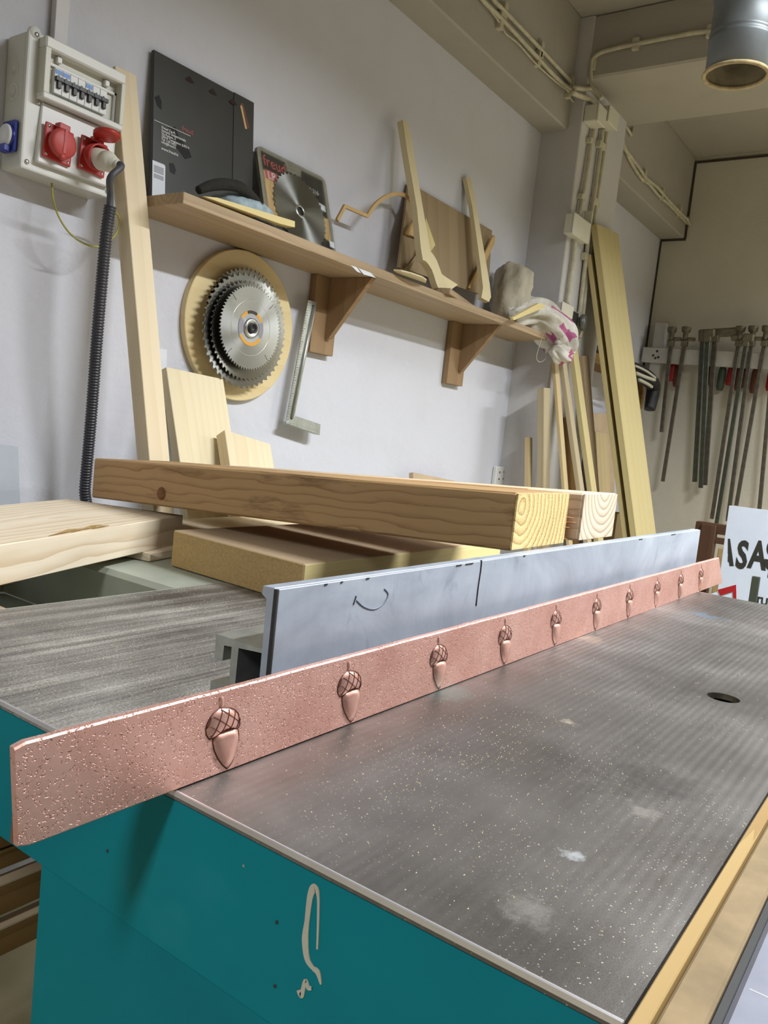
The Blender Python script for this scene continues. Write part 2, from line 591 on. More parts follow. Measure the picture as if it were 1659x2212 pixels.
def make_copper_smooth():
    s = NT('polished_copper')
    v = s.mapped()
    s.bump(s.noise(v, 90, 2), 0.15, 0.001)
    return s.set(Base_Color=s.ramp(s.noise(v, 40, 2), [(0.3, rgb('#cf9a8c')), (0.7, rgb('#e0b3a6'))]), Roughness=0.33, Metallic=0.75)


def make_fence():
    s = NT('fence_aluminium')
    v = s.mapped()
    sm = s.noise(s.mapped((2, 1, 3)), 2.5, 5, 0.6, 1.2)
    fine = s.noise(s.mapped((30, 1, 4)), 4, 3)
    c = s.ramp(sm, [(0.32, rgb('#9aa1ad')), (0.55, rgb('#b0b9c7')), (0.75, rgb('#c3ccd6'))])
    blot = s.noise(s.mapped((3, 1, 1.2), (2, 0, 5)), 5, 4, 0.6, 2)
    c = s.mix(s.ramp(blot, [(0.6, G(0)), (0.72, G(0.5))]), c, rgb('#7d8494'))
    c = s.mix(s.math('MULTIPLY', fine, 0.25), c, rgb('#7f8896'))
    return s.set(Base_Color=c, Roughness=0.48, Metallic=0.3)


def make_blade(name, col, rough=0.28):
    s = NT(name)
    tg = s.n('Tangent', direction_type='RADIAL', axis='Z')
    s.l(tg.outputs[0], s.p.inputs['Tangent'])
    return s.set(Base_Color=rgb(col), Roughness=rough, Metallic=1.0, Anisotropic=0.9)


def make_teal():
    s = NT('teal_enamel')
    v = s.mapped()
    f = s.noise(s.mapped((1, 1, 1.4)), 3.2, 5, 0.55)
    c = s.ramp(f, [(0.35, rgb('#00727f')), (0.6, rgb('#007b87')), (0.82, rgb('#2f8a95'))])
    sp = s.n('TexVoronoi', feature='F1'); sp.inputs['Scale'].default_value = 45
    s.l(v, sp.inputs['Vector'])
    wn = s.n('TexWhiteNoise'); s.l(sp.outputs['Position'], wn.inputs[0])
    k = s.math('MULTIPLY', s.math('LESS_THAN', sp.outputs['Distance'], 0.045), s.math('GREATER_THAN', wn.outputs[0], 0.8))
    c = s.mix(k, c, rgb('#8d9486'))
    return s.set(Base_Color=c, Roughness=0.55, Specular_IOR_Level=0.15)


def make_cloth():
    s = NT('striped_dishcloth')
    v = s.mapped()
    f = s.noise(v, 14, 4)
    c = s.ramp(f, [(0.3, rgb('#b9b3a6')), (0.65, rgb('#dcd8d0'))])
    wv = s.n('TexWave', wave_type='BANDS', bands_direction='DIAGONAL', wave_profile='SIN')
    wv.inputs['Scale'].default_value = 6.5
    wv.inputs['Distortion'].default_value = 0.5
    s.l(v, wv.inputs['Vector'])
    st = s.math('GREATER_THAN', wv.outputs['Fac'], 0.7)
    sep = s.n('SeparateXYZ'); s.l(s.tc.outputs['Object'], sep.inputs[0])
    low = s.math('GREATER_THAN', sep.outputs['X'], -0.01)
    c = s.mix(s.math('MULTIPLY', st, low), c, rgb('#b0608a'))
    s.bump(s.noise(v, 45, 4), 0.5, 0.006)
    return s.set(Base_Color=c, Roughness=0.95)


M_TABLE = make_table()
M_COPPER = make_copper()
M_COPPERS = make_copper_smooth()
M_FENCE = make_fence()
M_BLADE = make_blade('blade_steel', '#a2a4a4', 0.24)
M_BLADE2 = make_blade('blade_steel_dull', '#9a9a96', 0.38)
M_BLADE3 = make_blade('blade_steel_dark', '#96948c', 0.42)
M_TEAL = make_teal()
M_CLOTH = make_cloth()
M_BAG = plain('dirty_white_cloth', '#bdb5a2', 0.95, var=0.15, vs=10, bump=0.6, bs=30, bd=0.008)


def make_clear():
    s = NT('clear_blister')
    return s.set(Base_Color=(0.9, 0.93, 0.92, 1), Roughness=0.08, Transmission_Weight=1.0, IOR=1.1, Alpha=0.25)


M_CLEAR = make_clear()

# ================================================================== structure
YW, XB, ZC = 1.65, 4.95, 2.95
def struct(o):
    o['kind'] = 'structure'
    return o
struct(box('floor', (-2.5, -3.6, -0.1), (5.2, 1.9, 0), M_FLOOR))
struct(box('wall_left', (-2.5, YW, 0), (5.05, YW + 0.2, ZC), M_WALL))
struct(box('wall_back', (XB, -3.6, 0), (XB + 0.2, YW, ZC), M_BACK))
struct(box('wall_right', (-2.5, -3.8, 0), (5.05, -3.6, ZC), M_FAR))
struct(box('wall_front', (-2.7, -3.6, 0), (-2.5, YW, ZC), M_FAR))
struct(box('ceiling', (-2.7, -3.8, ZC), (5.2, 1.9, ZC + 0.15), M_CEIL))
struct(box('column', (3.23, 1.47, 0), (3.72, YW + 0.05, ZC), M_COL, bev=0.004))
struct(box('ceiling_beam', (-2.5, 1.53, 2.5), (3.23, YW + 0.05, ZC), M_CEIL, bev=0.006))
struct(box('ceiling_beam', (3.72, 1.51, 2.49), (XB, YW + 0.05, ZC), M_CEIL, bev=0.006))
struct(box('ceiling_crossbeam', (3.236, -3.6, 2.70), (3.765, 1.50, ZC), M_CEIL, bev=0.008))
# dark joint round the cream panel of the back wall
struct(box('trim_1', (4.94, -3.6, 2.918), (XB, 1.50, 2.930), M_DARKLINE))
struct(box('trim_2', (4.938, 1.498, 2.49), (XB, 1.508, 2.93), M_DARKLINE))
struct(box('trim_3', (4.938, 1.50, 2.478), (XB, 1.645, 2.49), M_DARKLINE))
struct(box('trim_4', (4.942, 1.64, 0.0), (XB, 1.648, 2.48), M_DARKLINE))

# ================================================================== machine
TX0, TX1, TY0, TY1, TZ = 0.382, 1.822, 0.092, 0.936, 0.90
saw = thing('machine_table', (0.9, 0.5, 0), 'teal woodworking machine with a wide grey machined iron table', 'machine')
# table top with the round hole cut through
hc = (PZ(TZ, (1526, 1500)) + PZ(TZ, (1600, 1514))) / 2
HR = 0.0185
bm = bmesh.new()
N = 32
cx, cy = hc.x, hc.y
mx, my = (TX0 + TX1) / 2, (TY0 + TY1) / 2
for zt, flip in ((0.0, False), (-0.007, True)):
    outer = []
    for k in range(N):
        a = 2 * math.pi * k / N
        dx, dy = math.cos(a), math.sin(a)
        t = min(((TX1 if dx > 0 else TX0) - cx) / dx if abs(dx) > 1e-9 else 1e9, ((TY1 if dy > 0 else TY0) - cy) / dy if abs(dy) > 1e-9 else 1e9)
        outer.append((cx + dx * t, cy + dy * t))
    for cnr in ((TX0, TY0), (TX1, TY0), (TX1, TY1), (TX0, TY1)):
        i = min(range(N), key=lambda q: (outer[q][0] - cnr[0]) ** 2 + (outer[q][1] - cnr[1]) ** 2)
        outer[i] = cnr
    vo = [bm.verts.new((x - mx, y - my, zt)) for x, y in outer]
    vi = [bm.verts.new((cx + HR * math.cos(2 * math.pi * k / N) - mx, cy + HR * math.sin(2 * math.pi * k / N) - my, zt)) for k in range(N)]
    for k in range(N):
        k2 = (k + 1) % N
        bm.faces.new((vo[k], vo[k2], vi[k2], vi[k]))
    if not flip:
        V0, I0 = vo, vi
for k in range(N):
    k2 = (k + 1) % N
    bm.faces.new((V0[k], V0[k2], vo[k2], vo[k]))
    bm.faces.new((I0[k], I0[k2], vi[k2], vi[k]))
bm_obj('tabletop', bm, M_TABLE, T((mx, my, TZ)), saw)
lathe('hole_sleeve', [(HR + 0.004, -0.013), (HR + 0.0003, -0.013), (HR + 0.0003, -0.06), (0.0, -0.06)], M_DUCTIN, T((cx, cy, TZ)), saw, seg=24)
# bright worn lip along the front edge, apron, cabinet
box('worn_edge', (TX0 - 0.001, TY0, TZ - 0.0045), (TX0 + 0.0012, TY1, TZ + 0.0002), plain('worn_bright_edge', '#d3d0d2', 0.35, 0.6), saw, 0.0006)
box('far_edge', (TX1 - 0.002, TY0, TZ - 0.012), (TX1 + 0.0015, TY1, TZ + 0.0004), M_STEEL, saw, 0.0004)
apron = box('apron', (TX0 + 0.0015, TY0 + 0.002, 0.776), (TX0 + 0.014, TY1 - 0.002, TZ - 0.007), M_TEAL, saw, 0.002)
box('apron', (TX1 - 0.02, TY0 + 0.002, 0.776), (TX1 - 0.006, TY1 - 0.002, TZ - 0.007), M_TEAL, saw, 0.002)
box('apron', (TX0 + 0.014, TY0 + 0.002, 0.776), (TX1 - 0.02, TY0 + 0.014, TZ - 0.007), M_TEAL, saw, 0.002)
box('apron', (TX0 + 0.014, TY1 - 0.014, 0.776), (TX1 - 0.02, TY1 - 0.002, TZ - 0.007), M_TEAL, saw, 0.002)
cab = box('cabinet', (TX0 + 0.004, TY0 + 0.01, 0.0), (1.75, 0.583, 0.778), M_TEAL, saw, 0.003)
# paint drips on the cabinet face
def drip(pts, rad):
    P = [PX(TX0 + 0.0012, p) for p in pts]
    P = smooth_path(P, 5)
    n = len(P)
    rr = []
    for i in range(n):
        t = i / (n - 1) * (len(rad) - 1)
        k = min(int(t), len(rad) - 2)
        rr.append(rad[k] + (rad[k + 1] - rad[k]) * (t - k))
    bmv = bmesh.new()
    L, R = [], []
    c0 = P[n // 2]
    for i, p in enumerate(P):
        t = (P[min(i + 1, n - 1)] - P[max(i - 1, 0)]).normalized()
        s_ = t.cross(V((1, 0, 0))).normalized()
        L.append(p + s_ * rr[i] - c0); R.append(p - s_ * rr[i] - c0)
    f0 = [[bmv.verts.new(q + V((dx, 0, 0))) for q in arr] for arr in (L, R) for dx in (-0.0006,)]
    f1 = [[bmv.verts.new(q + V((0.0002, 0, 0))) for q in arr] for arr in (L, R)]
    for i in range(n - 1):
        bmv.faces.new((f0[0][i], f0[0][i + 1], f0[1][i + 1], f0[1][i]))
        bmv.faces.new((f0[0][i], f1[0][i], f1[0][i + 1], f0[0][i + 1]))
        bmv.faces.new((f0[1][i], f0[1][i + 1], f1[1][i + 1], f1[1][i]))
    return bm_obj('paint_drip', bmv, M_PAINTD, T(c0), apron)
drip([(686, 2050), (688, 1990), (688, 1935), (680, 1918), (671, 1935), (664, 1990), (660, 2030), (664, 2070), (676, 2090), (687, 2100), (694, 2126)],
     [0.0006, 0.0008, 0.001, 0.0028, 0.0022, 0.0018, 0.0026, 0.0022, 0.0014, 0.002, 0.0005])
drip([(645, 2138), (652, 2150), (660, 2118), (666, 2132), (674, 2135)], [0.0014, 0.0018, 0.0012, 0.0018, 0.0008])
for p in ((232, 1838), (594, 2130), (598, 1992)):
    q = PX(TX0 + 0.0012, p)
    lathe('paint_spot', [(0.0012, 0.0003), (0.0012, -0.0004), (0, -0.0007)], M_INSUL, axes(q, (0, 1, 0), (1, 0, 0)), apron, 10)
# strips on the near side of the table
st = tag(slab('wood_strip', (0.36, 0.082, 0.885), (1.6, 0, 0), (0, 0.0085, 0), (0, 0, 0.0155), M_STRIP, None, 0.0008),
         'narrow pale pine strip running along the near long edge of the iron table', 'wood strip')
st2 = tag(slab('board_strip', (0.36, 0.061, 0.88), (1.6, 0, 0), (0, 0.0202, 0), (0, 0, 0.0165), plain('dusty_board', '#8f7b5b', 0.85, var=0.15, vs=30, bump=0.2, bs=120), None, 0.0015),
          'dusty brown fibreboard strip between the pine strip and the aluminium sliding table', 'wood strip')
sl = thing('sliding_table', (0.9, 0.0, 0.85), 'pale aluminium sliding table at the bottom right corner of the picture', 'sliding table')
box('rail', (0.34, -0.35, 0.80), (2.1, 0.0555, 0.8965), plain('slider_alu', '#80828f', 0.5, 0.3, var=0.08, vs=30), sl, 0.003)
box('seal', (0.34, 0.0557, 0.87), (2.1, 0.0605, 0.894), M_INSUL, sl, 0.0005)
for k in range(4):
    box('scratch_line', (0.46 + k * 0.045, 0.02, 0.8964), (0.4606 + k * 0.045, 0.05 - 0.004 * k, 0.89665), M_WPRINT, sl)
mb = box('machine_base', (0.36, -0.34, 0.0), (2.0, 0.05, 0.799), M_TEAL, sl, 0.004)

# loose sawdust on the table: nobody could count it
bm = bmesh.new()
def fleck(x, y, s):
    a = random.random() * 6.28
    pts = []
    for k in range(3):
        q = a + k * 2.1 + random.uniform(-.4, .4)
        pts.append(bm.verts.new((x + math.cos(q) * s * random.uniform(.5, 1.3), y + math.sin(q) * s * .6, TZ + 0.00005)))
    top = bm.verts.new((x, y, TZ + s * 0.7))
    for k in range(3):
        bm.faces.new((pts[k], pts[(k + 1) % 3], top))
cl = [(0.56, 0.27, 0.12), (0.66, 0.22, 0.12), (0.8, 0.28, 0.2), (1.0, 0.3, 0.25), (0.5, 0.2, 0.1), (1.3, 0.3, 0.3), (0.62, 0.33, 0.08)]
n = 0
while n < 2300:
    c = random.choice(cl)
    x, y = random.gauss(c[0], c[2]), random.gauss(c[1], c[2] * 0.55)
    if TX0 + .01 < x < TX1 - .01 and TY0 + .005 < y < 0.412 and (V((x, y)) - V((cx, cy))).length > HR + .004:
        fleck(x, y, random.choice((0.0004, 0.0005, 0.0007, 0.001)))
        n += 1
while n < 4700:
    x, y = random.uniform(TX0 + .01, 1.3), random.uniform(0.53, TY1 - 0.01)
    if abs(x - 0.99) < 0.12 and y > 0.74: continue
    fleck(x, y, random.choice((0.0004, 0.0006, 0.0008)))
    n += 1
tag(bm_obj('sawdust', bm, plain('sawdust_bits', '#d6c9a8', 0.9, var=0.08)), 'loose pale sawdust scattered over the iron table', 'sawdust', kind='stuff')

# ---- rip fence
fe = thing('rip_fence', (0.505, 0.46, TZ), 'long blue grey aluminium rip fence standing on the iron table', 'fence')
FX0, FX1 = 0.503, 1.889
def extrude_x(name, prof, x0, x1, mat, parent, bev=0.0):
    c = V(((x0 + x1) / 2, prof[0][0], prof[0][1]))
    bm = bmesh.new()
    a = [bm.verts.new(V((x0, y, z)) - c) for y, z in prof]
    b = [bm.verts.new(V((x1, y, z)) - c) for y, z in prof]
    bm.faces.new(a); bm.faces.new(list(reversed(b)))
    for i in range(len(prof)):
        j = (i + 1) % len(prof)
        bm.faces.new((a[i], b[i], b[j], a[j]))
    if bev: bevel(bm, bev)
    return bm_obj(name, bm, mat, T(c), parent)
extrude_x('fence_plate', [(0.4535, 0.9002), (0.4535, 1.029), (0.467, 1.0285), (0.468, 1.021), (0.461, 1.0185), (0.461, 0.9002)], FX0, FX1, M_FENCE, fe, 0.0006)
box('fence_face', (FX0 + 0.001, 0.449, 0.9002), (FX1, 0.4535, 1.0285), M_FENCE, fe, 0.0005)
box('end_insert', (FX0 - 0.0008, 0.4492, 0.9002), (FX0 + 0.0009, 0.4532, 1.0282), M_INSUL, fe)
extrude_x('fence_rail', [(0.461, 0.974), (0.519, 0.9735), (0.519, 0.951), (0.508, 0.9515), (0.508, 0.966), (0.498, 0.967), (0.497, 0.9002), (0.490, 0.9002), (0.490, 0.968), (0.461, 0.970)], FX0 + 0.001, FX1, M_ALU, fe, 0.0003)
box('fence_foot', (FX0 + 0.001, 0.4975, 0.9002), (FX1, 0.521, 0.930), M_ALU, fe, 0.0006)
# black score on the fence face
def on_face(name, pts, r, mat):
    P = smooth_path([PY(0.449, p) for p in pts], 5)
    return tube(name, P, r, mat, fe, 5, flat=1.0)
on_face('ink_mark', [(1040, 1210), (1038, 1232), (1033, 1265), (1028, 1308)], 0.0012, M_INSUL)
on_face('ink_mark', [(769, 1287), (766, 1297), (763, 1306)], 0.0009, M_INSUL)
on_face('smear_mark', [(770, 1297), (786, 1311), (808, 1316), (828, 1304), (838, 1284), (830, 1272)], 0.0010, plain('grease_smear', '#6d7484', 0.5))

for p_, l_ in (((700, 1262), 0.004), (735, 1257) and ((735, 1257), 0.003), ((790, 1249), 0.005), ((985, 1222), 0.012), ((1005, 1219), 0.018), ((1130, 1201), 0.006), ((1380, 1165), 0.02), ((1450, 1155), 0.03)):
    q = PY(0.449, p_)
    slab('paint_chip', (q.x, 0.4484, 1.0262), (l_, 0, 0), (0, 0.001, 0), (0.001, 0, 0.0018), M_INSUL, fe)
# ---- copper strip with acorns
CY = 0.418
cs = thing('copper_strip', (0.3, CY + 0.012, TZ), 'long pinkish copper moulding strip embossed with acorns, leaning on the fence line', 'moulding strip')
xs0, xs1 = 0.256, 2.0
# core board (dark mdf) and copper sheet wrapped over front and top
prof_l = V((0.262, 0, 0.901)); prof_r = V((2.043, 0, 0.899))
tl = V((0.2555, 0, 0.9675)); tr = V((1.967, 0, 0.9655))
def strip_mesh(name, y0, y1, mat, inset=0.0, nx=240):
    bm = bmesh.new()
    rows = []
    for i in range(nx + 1):
        t = i / nx
        b = prof_l.lerp(prof_r, t); a = tl.lerp(tr, t)
        wob = 0.0007 * noise.noise(V((t * 14, 3, 0))) + 0.0004 * noise.noise(V((t * 120, 3, 0)))
        ring = []
        r = 0.0012 - inset
        ch = 0.0
        if i == 0: ch = 0.004
        for (yy, f) in ((y0 + r, 0.0), (y0, r / 0.066), (y0, 1 - r / 0.066), (y0 + r, 1.0), (y1, 1.0), (y1, 0.0)):
            p = b.lerp(a, f)
            zz = p.z + (wob if f > .5 else 0)
            if ch:
                zz += ch * (1 if f < .5 else -1) * (0.35 if 0.02 < f < 0.98 else 0.8) * 0.6
            ring.append(bm.verts.new((p.x, yy, zz - inset * (1 if f > .5 else -1))))
        rows.append(ring)
    for i in range(nx):
        for k in range(6):
            bm.faces.new((rows[i][k], rows[i][(k + 1) % 6], rows[i + 1][(k + 1) % 6], rows[i + 1][k]))
    bm.faces.new(rows[0]); bm.faces.new(list(reversed(rows[-1])))
    for v in bm.verts: v.co -= V((1.1, CY, TZ))
    return bm_obj(name, bm, mat, T((1.1, CY, TZ)), cs)
strip_mesh('copper_sheet', CY, CY + 0.0055, M_COPPER)
box('core_board', (0.2625, CY + 0.0055, 0.9015), (1.95, CY + 0.0105, 0.9635), wood('core_edge', '#7b4a36', '#5b3326', 20, 2, 0.5), cs, 0.0008)
# acorn relief, outlines taken in the strip's own plane
def loc2(crop):
    out = []
    for (x, y) in crop:
        p = PY(CY, (380 + x / 6.9125, 1460 + y / 6.9125))
        out.append((p.x - 0.4235, p.z - 0.900))
    return out
CAPP = loc2([(650, 485), (560, 560), (500, 640), (462, 720), (446, 800), (450, 880), (500, 952), (545, 932), (620, 872), (720, 812), (850, 778), (925, 782), (955, 730), (955, 640), (930, 560), (880, 505), (800, 474), (720, 474)])
NUTP = loc2([(548, 930), (620, 874), (720, 815), (850, 782), (925, 786), (938, 880), (932, 980), (905, 1110), (860, 1240), (810, 1330), (762, 1392), (690, 1330), (620, 1230), (572, 1120), (550, 1010)])
STEMP = loc2([(640, 310), (715, 296), (722, 400), (728, 474), (655, 488), (648, 400)])
def dome(outline, h, base=0.0, rings=4, grow=1.0):
    c = V((sum(p[0] for p in outline) / len(outline), sum(p[1] for p in outline) / len(outline)))
    bm = bmesh.new()
    prev = None
    for j in range(rings + 1):
        s = 1 - j / rings
        hh = base + h * math.sqrt(max(0, 1 - s * s)) * (1.0)
        if j == rings:
            top = bm.verts.new((c.x, -hh, c.y))
            for k in range(len(prev)):
                bm.faces.new((prev[k], prev[(k + 1) % len(prev)], top))
        else:
            cur = [bm.verts.new((c.x + (p[0] - c.x) * s, -hh, c.y + (p[1] - c.y) * s)) for p in outline]
            if prev:
                for k in range(len(cur)):
                    k2 = (k + 1) % len(cur)
                    bm.faces.new((prev[k], prev[k2], cur[k2], cur[k]))
            prev = cur
    return bm
def inside(pt, poly):
    r = False
    j = len(poly) - 1
    for i in range(len(poly)):
        if (poly[i][1] > pt[1]) != (poly[j][1] > pt[1]) and pt[0] < (poly[j][0] - poly[i][0]) * (pt[1] - poly[i][1]) / (poly[j][1] - poly[i][1]) + poly[i][0]:
            r = not r
        j = i
    return r
M_GROOVE = plain('copper_groove', '#5a2f28', 0.45, 0.7, var=0.1)
def make_acorn(M):
    nut = bm_obj('acorn_nut', dome(NUTP, 0.0048, -0.0003, 5), M_COPPERS, M, cs, True)
    cap = bm_obj('acorn_cap', dome(CAPP, 0.0042, -0.0003, 5), M_COPPERS, M, nut, True)
    bm_obj('acorn_stem', dome(STEMP, 0.0016, -0.0003, 3), M_COPPERS, M, nut, True)
    # lattice on the cap and dark outline grooves
    cc = V((sum(p[0] for p in CAPP) / len(CAPP), sum(p[1] for p in CAPP) / len(CAPP)))
    bm = bmesh.new()
    def ridge(P, r):
        b2 = tube_bm(P, r, 4)
        me = bpy.data.meshes.new('t'); b2.to_mesh(me); b2.free(); bm.from_mesh(me); bpy.data.meshes.remove(me)
    def hgt(x, z):
        # dome height at a point: largest s with the point inside the scaled outline
        lo, hi = 0.0, 1.0
        for _ in range(12):
            m = (lo + hi) / 2
            if m > 0 and inside((cc.x + (x - cc.x) / m, cc.y + (z - cc.y) / m), CAPP): hi = m
            else: lo = m
        return 0.0042 * math.sqrt(max(0, 1 - hi * hi)) - 0.0003
    for ang in (1.15, -0.62):
        dx, dz = math.cos(ang), math.sin(ang)
        for k in range(-5, 6):
            off = k * 0.0072
            P = []
            for q in range(-24, 25):
                t = q * 0.0012
                x, z = cc.x + dx * t - dz * off, cc.y + dz * t + dx * off
                if inside((x, z), CAPP):
                    P.append(V((x, -hgt(x, z) - 0.0001, z)))
            if len(P) > 3: ridge(P, 0.00035)
    if len(bm.faces):
        bm_obj('cap_lattice', bm, M_GROOVE, M, cap)
    else: bm.free()
    bm = bmesh.new()
    for poly in (CAPP, NUTP):
        P = [V((x, 0.0, z)) for x, z in poly]
        ridge(P + [P[0]], 0.00055)
    bm_obj('outline_groove', bm, M_GROOVE, M, nut)
    return nut
AX = [0.4235, 0.578, 0.733, 0.888, 1.042, 1.197, 1.350, 1.505, 1.662, 1.820]
a0 = make_acorn(T((AX[0], CY, 0.900)))
for k, x in enumerate(AX[1:]):
    copy_tree(a0, T((x, CY, 0.900 - 0.0012 * (k + 1) / 9)), cs)

# ---- extension frame behind the table
fr = thing('extension_frame', (1.2, 1.2, 0), 'grey green painted steel extension frame behind the iron table', 'frame')
bm = bmesh.new()
def ring_frame(x0, x1, y0, y1, ix0, ix1, iy0, iy1, z0, z1, rnd):
    outer = [(x0, y0), (x1, y0), (x1, y1), (x0, y1)]
    inner = [(ix0, iy0), (ix1, iy0), (ix1, iy1), (ix0, iy1)]
    rows = []
    for poly, z in ((outer, z0), (outer, z1), ([(a + (rnd if a == ix1 else -rnd) * 1, b + (rnd if b == iy1 else -rnd)) for a, b in inner], z1), (inner, z1 - rnd), (inner, z0)):
        rows.append([bm.verts.new((a, b, z)) for a, b in poly])
    for i in range(4):
        for k in range(4):
            bm.faces.new((rows[i][k], rows[i][(k + 1) % 4], rows[i + 1][(k + 1) % 4], rows[i + 1][k]))
    for k in range(4):
        bm.faces.new((rows[4][k], rows[4][(k + 1) % 4], rows[0][(k + 1) % 4], rows[0][k]))
ring_frame(0.2, 1.72, 0.9375, 1.52, 0.26, 0.812, 0.95, 1.40, 0.80, 0.899, 0.008)
for v in bm.verts: v.co -= V((0.9, 1.2, 0.85))
bm_obj('frame_top', bm, M_FRAME, T((0.9, 1.2, 0.85)), fr)
box('tray', (0.27, 0.955, 0.74), (0.81, 1.39, 0.80), M_FRAMED, fr, 0.003)
for (x, y) in ((0.22, 1.48), (1.68, 1.48), (1.68, 1.03), (0.22, 1.03)):
    box('leg', (x - 0.02, y - 0.02, 0), (x + 0.02, y + 0.02, 0.80), M_FRAME, fr, 0.003)
tag(slab('fibreboard_sheet', (0.30, 0.97, 0.801), (0.30, 0.0, 0.0), (0.0, 0.13, 0), (0, 0, 0.075), M_MDFT, None, 0.001),
    'tan fibreboard piece lying inside the opening of the grey frame', 'board')

# ================================================================== timber on the machine
# pale thick plank, lower left
pd = V((0.925, 0.38, 0)).normalized(); pn = V((-pd.y, pd.x, 0))
p0 = V((0.566, 0.995, 0.9145))
tag(slab('thick_plank', p0 - pd * 0.55, pd * (0.55 + 0.515), pn * 0.252, V((0, 0, 0.055)), M_MAPLE, None, 0.0012),
    'thick pale maple plank with swirling grain at the left edge of the picture', 'plank')
sp_ = thing('torn_splinter', p0 + pd * 0.2 + V((0, 0, 0.055)), 'torn orange splinters along the edge of the pale maple plank', 'splinter')
for k in range(7):
    a = p0 + pd * (0.11 + 0.018 * k) + pn * (0.004 + 0.004 * (k % 3)) + V((0, 0, 0.0555))
    b = a + pd * random.uniform(0.04, 0.08) + pn * random.uniform(-0.001, 0.006) + V((0, 0, 0.001))
    tube('splinter', [a, (a + b) / 2 + V((0, 0, 0.0015)), b], 0.0012, M_STRIP, sp_, 5, [0.0004, 0.0016, 0.0003])
# thin off-cut
q = [PZ(0.9145, p) for p in ((272, 1186), (325, 1196), (380, 1184), (372, 1168))]
oc = [V((q[0].x, q[0].y, 0.9145)), V((q[1].x, q[1].y, 0.9145)), V((1.05, 1.16, 0.9145)), V((1.05, 1.24, 0.9145))]
tag(panel('offcut', oc, (0, 0, -0.0143), M_MAPLE, (1, 0.3, 0), None, 0.0006), 'thin pale wooden off-cut with a chipped corner beside the thick block', 'off-cut')
# thick block
bl = thing('thick_block', (0.92, 0.9, TZ), 'thick tan wooden block with a rough sawn end behind the fence', 'block')
pA = V((0.926, 1.078, 0.9005)); pB = V((0.908, 0.764, 0.9005))
bx = V((0.66, 0.012, 0))
slab('block_body', pB, bx, pA - pB, V((0, 0, 0.0625)), M_MDFT, bl, 0.0015)
slab('sawn_end', pB + V((-0.0012, 0.001, 0.0012)), V((0, 0, 0.060)), (pA - pB) * 0.993, V((0.002, 0, 0)), M_MDF, bl, 0.0006)
slab('front_edge', pB + V((0.001, -0.0012, 0.001)), bx * 0.995, V((0, 0.002, 0)), V((0, 0, 0.060)), M_YEL, bl, 0.0006)
# extra board lying behind the block, under the beams
tag(slab('flat_board', (1.10, 1.16, 0.9005), (0.45, 0.04, 0), (-0.02, 0.2, 0), (0, 0, 0.03), M_PINE, None, 0.001),
    'small pale board lying under the rough beams behind the thick block', 'board')
# two rough beams resting on fence and plank
def beam(name, c0, c1, wv, hv, mat, endmat, label):
    t = thing(name, c0, label, 'beam')
    a = c1 - c0
    b = slab('timber', c0, a, wv, hv, mat, t, 0.003)
    return t, b, a
bw = V((0.188, 0.004, 0)); bh = V((0, 0, 0.079))
b1, bo, a1 = beam('rough_beam', V((0.982, 0.472, 1.0295)), V((0.982, 1.397, 0.976)), bw, bh, M_BEAM, None, 'weathered brown rough beam with a knot, nearest of the two beams')
M_END = wood('end_grain_rough', '#e6cd92', '#8f652d', 24, 3.0, 0.75, off=(0, -0.075, -0.02), rough=0.95, fine=1.6, stretch=1.0, sharp=1.6, fs=420, rb=0.8)
endM = axes(V((0.982, 0.472, 1.0295)) + bw / 2 + bh / 2 + V((0, -0.0006, 0)), bh.cross(bw), bh)
e_ = box('end_grain', (-0.0012, -0.0925, -0.038), (0.0012, 0.0925, 0.038), M_END, b1, 0.0, endM)
# knot on the long face
kq = PX(0.981, (348, 1066))
kn = lathe('knot', [(0.0, 0.0012), (0.006, 0.0012), (0.011, 0.0007), (0.012, -0.001)], plain('knot_wood', '#7a4f28', 0.7, var=0.25, vs=200), axes(kq, (0, 1, 0), (-1, 0, 0)), b1, 18)
b2, bo2, a2 = beam('rough_beam', V((1.238, 0.479, 1.0295)), V((1.245, 1.40, 0.973)), V((0.156, 0.0, 0)), V((0, 0, 0.0775)), M_BEAM2, None, 'paler weathered rough beam with a split end, behind the nearer beam')
M_END2 = wood('end_grain_rings', '#dccab2', '#8a6c52', 24, 1.0, 0.75, off=(0, 0.015, -0.05), rough=0.85, fine=0.6, stretch=1.0, fs=400)
endM2 = axes(V((1.238, 0.479, 1.0295)) + V((0.078, -0.0006, 0.03875)), (0, 1, 0), bh)
box('end_grain', (-0.0012, -0.0765, -0.0372), (0.0012, 0.0765, 0.0372), M_END2, b2, 0.0, endM2)
a2u = a2.normalized()
slab('split_side', V((1.205, 0.50, 1.0285)) + V((0, 0, 0)), a2 * 0.97, V((0.0325, 0, 0)), V((0, 0, 0.047)), M_SPLINT, b2, 0.002)
slab('split_side', V((1.205, 0.56, 1.0725)), a2 * 0.90, V((0.0325, 0, 0)), V((0, 0, 0.031)), M_SPLINT, b2, 0.002)
for k in range(7):
    s0 = V((1.207 + 0.0045 * k, 0.484 + 0.006 * (k % 3), 1.033 + 0.0085 * ((k * 3) % 5)))
    tube('splinter', [s0, s0 + V((0.0005, 0.03, -0.001)), s0 + V((0, 0.07, -0.004))], 0.002, M_SPLINT, b2, 5, [0.0005, 0.002, 0.0024])
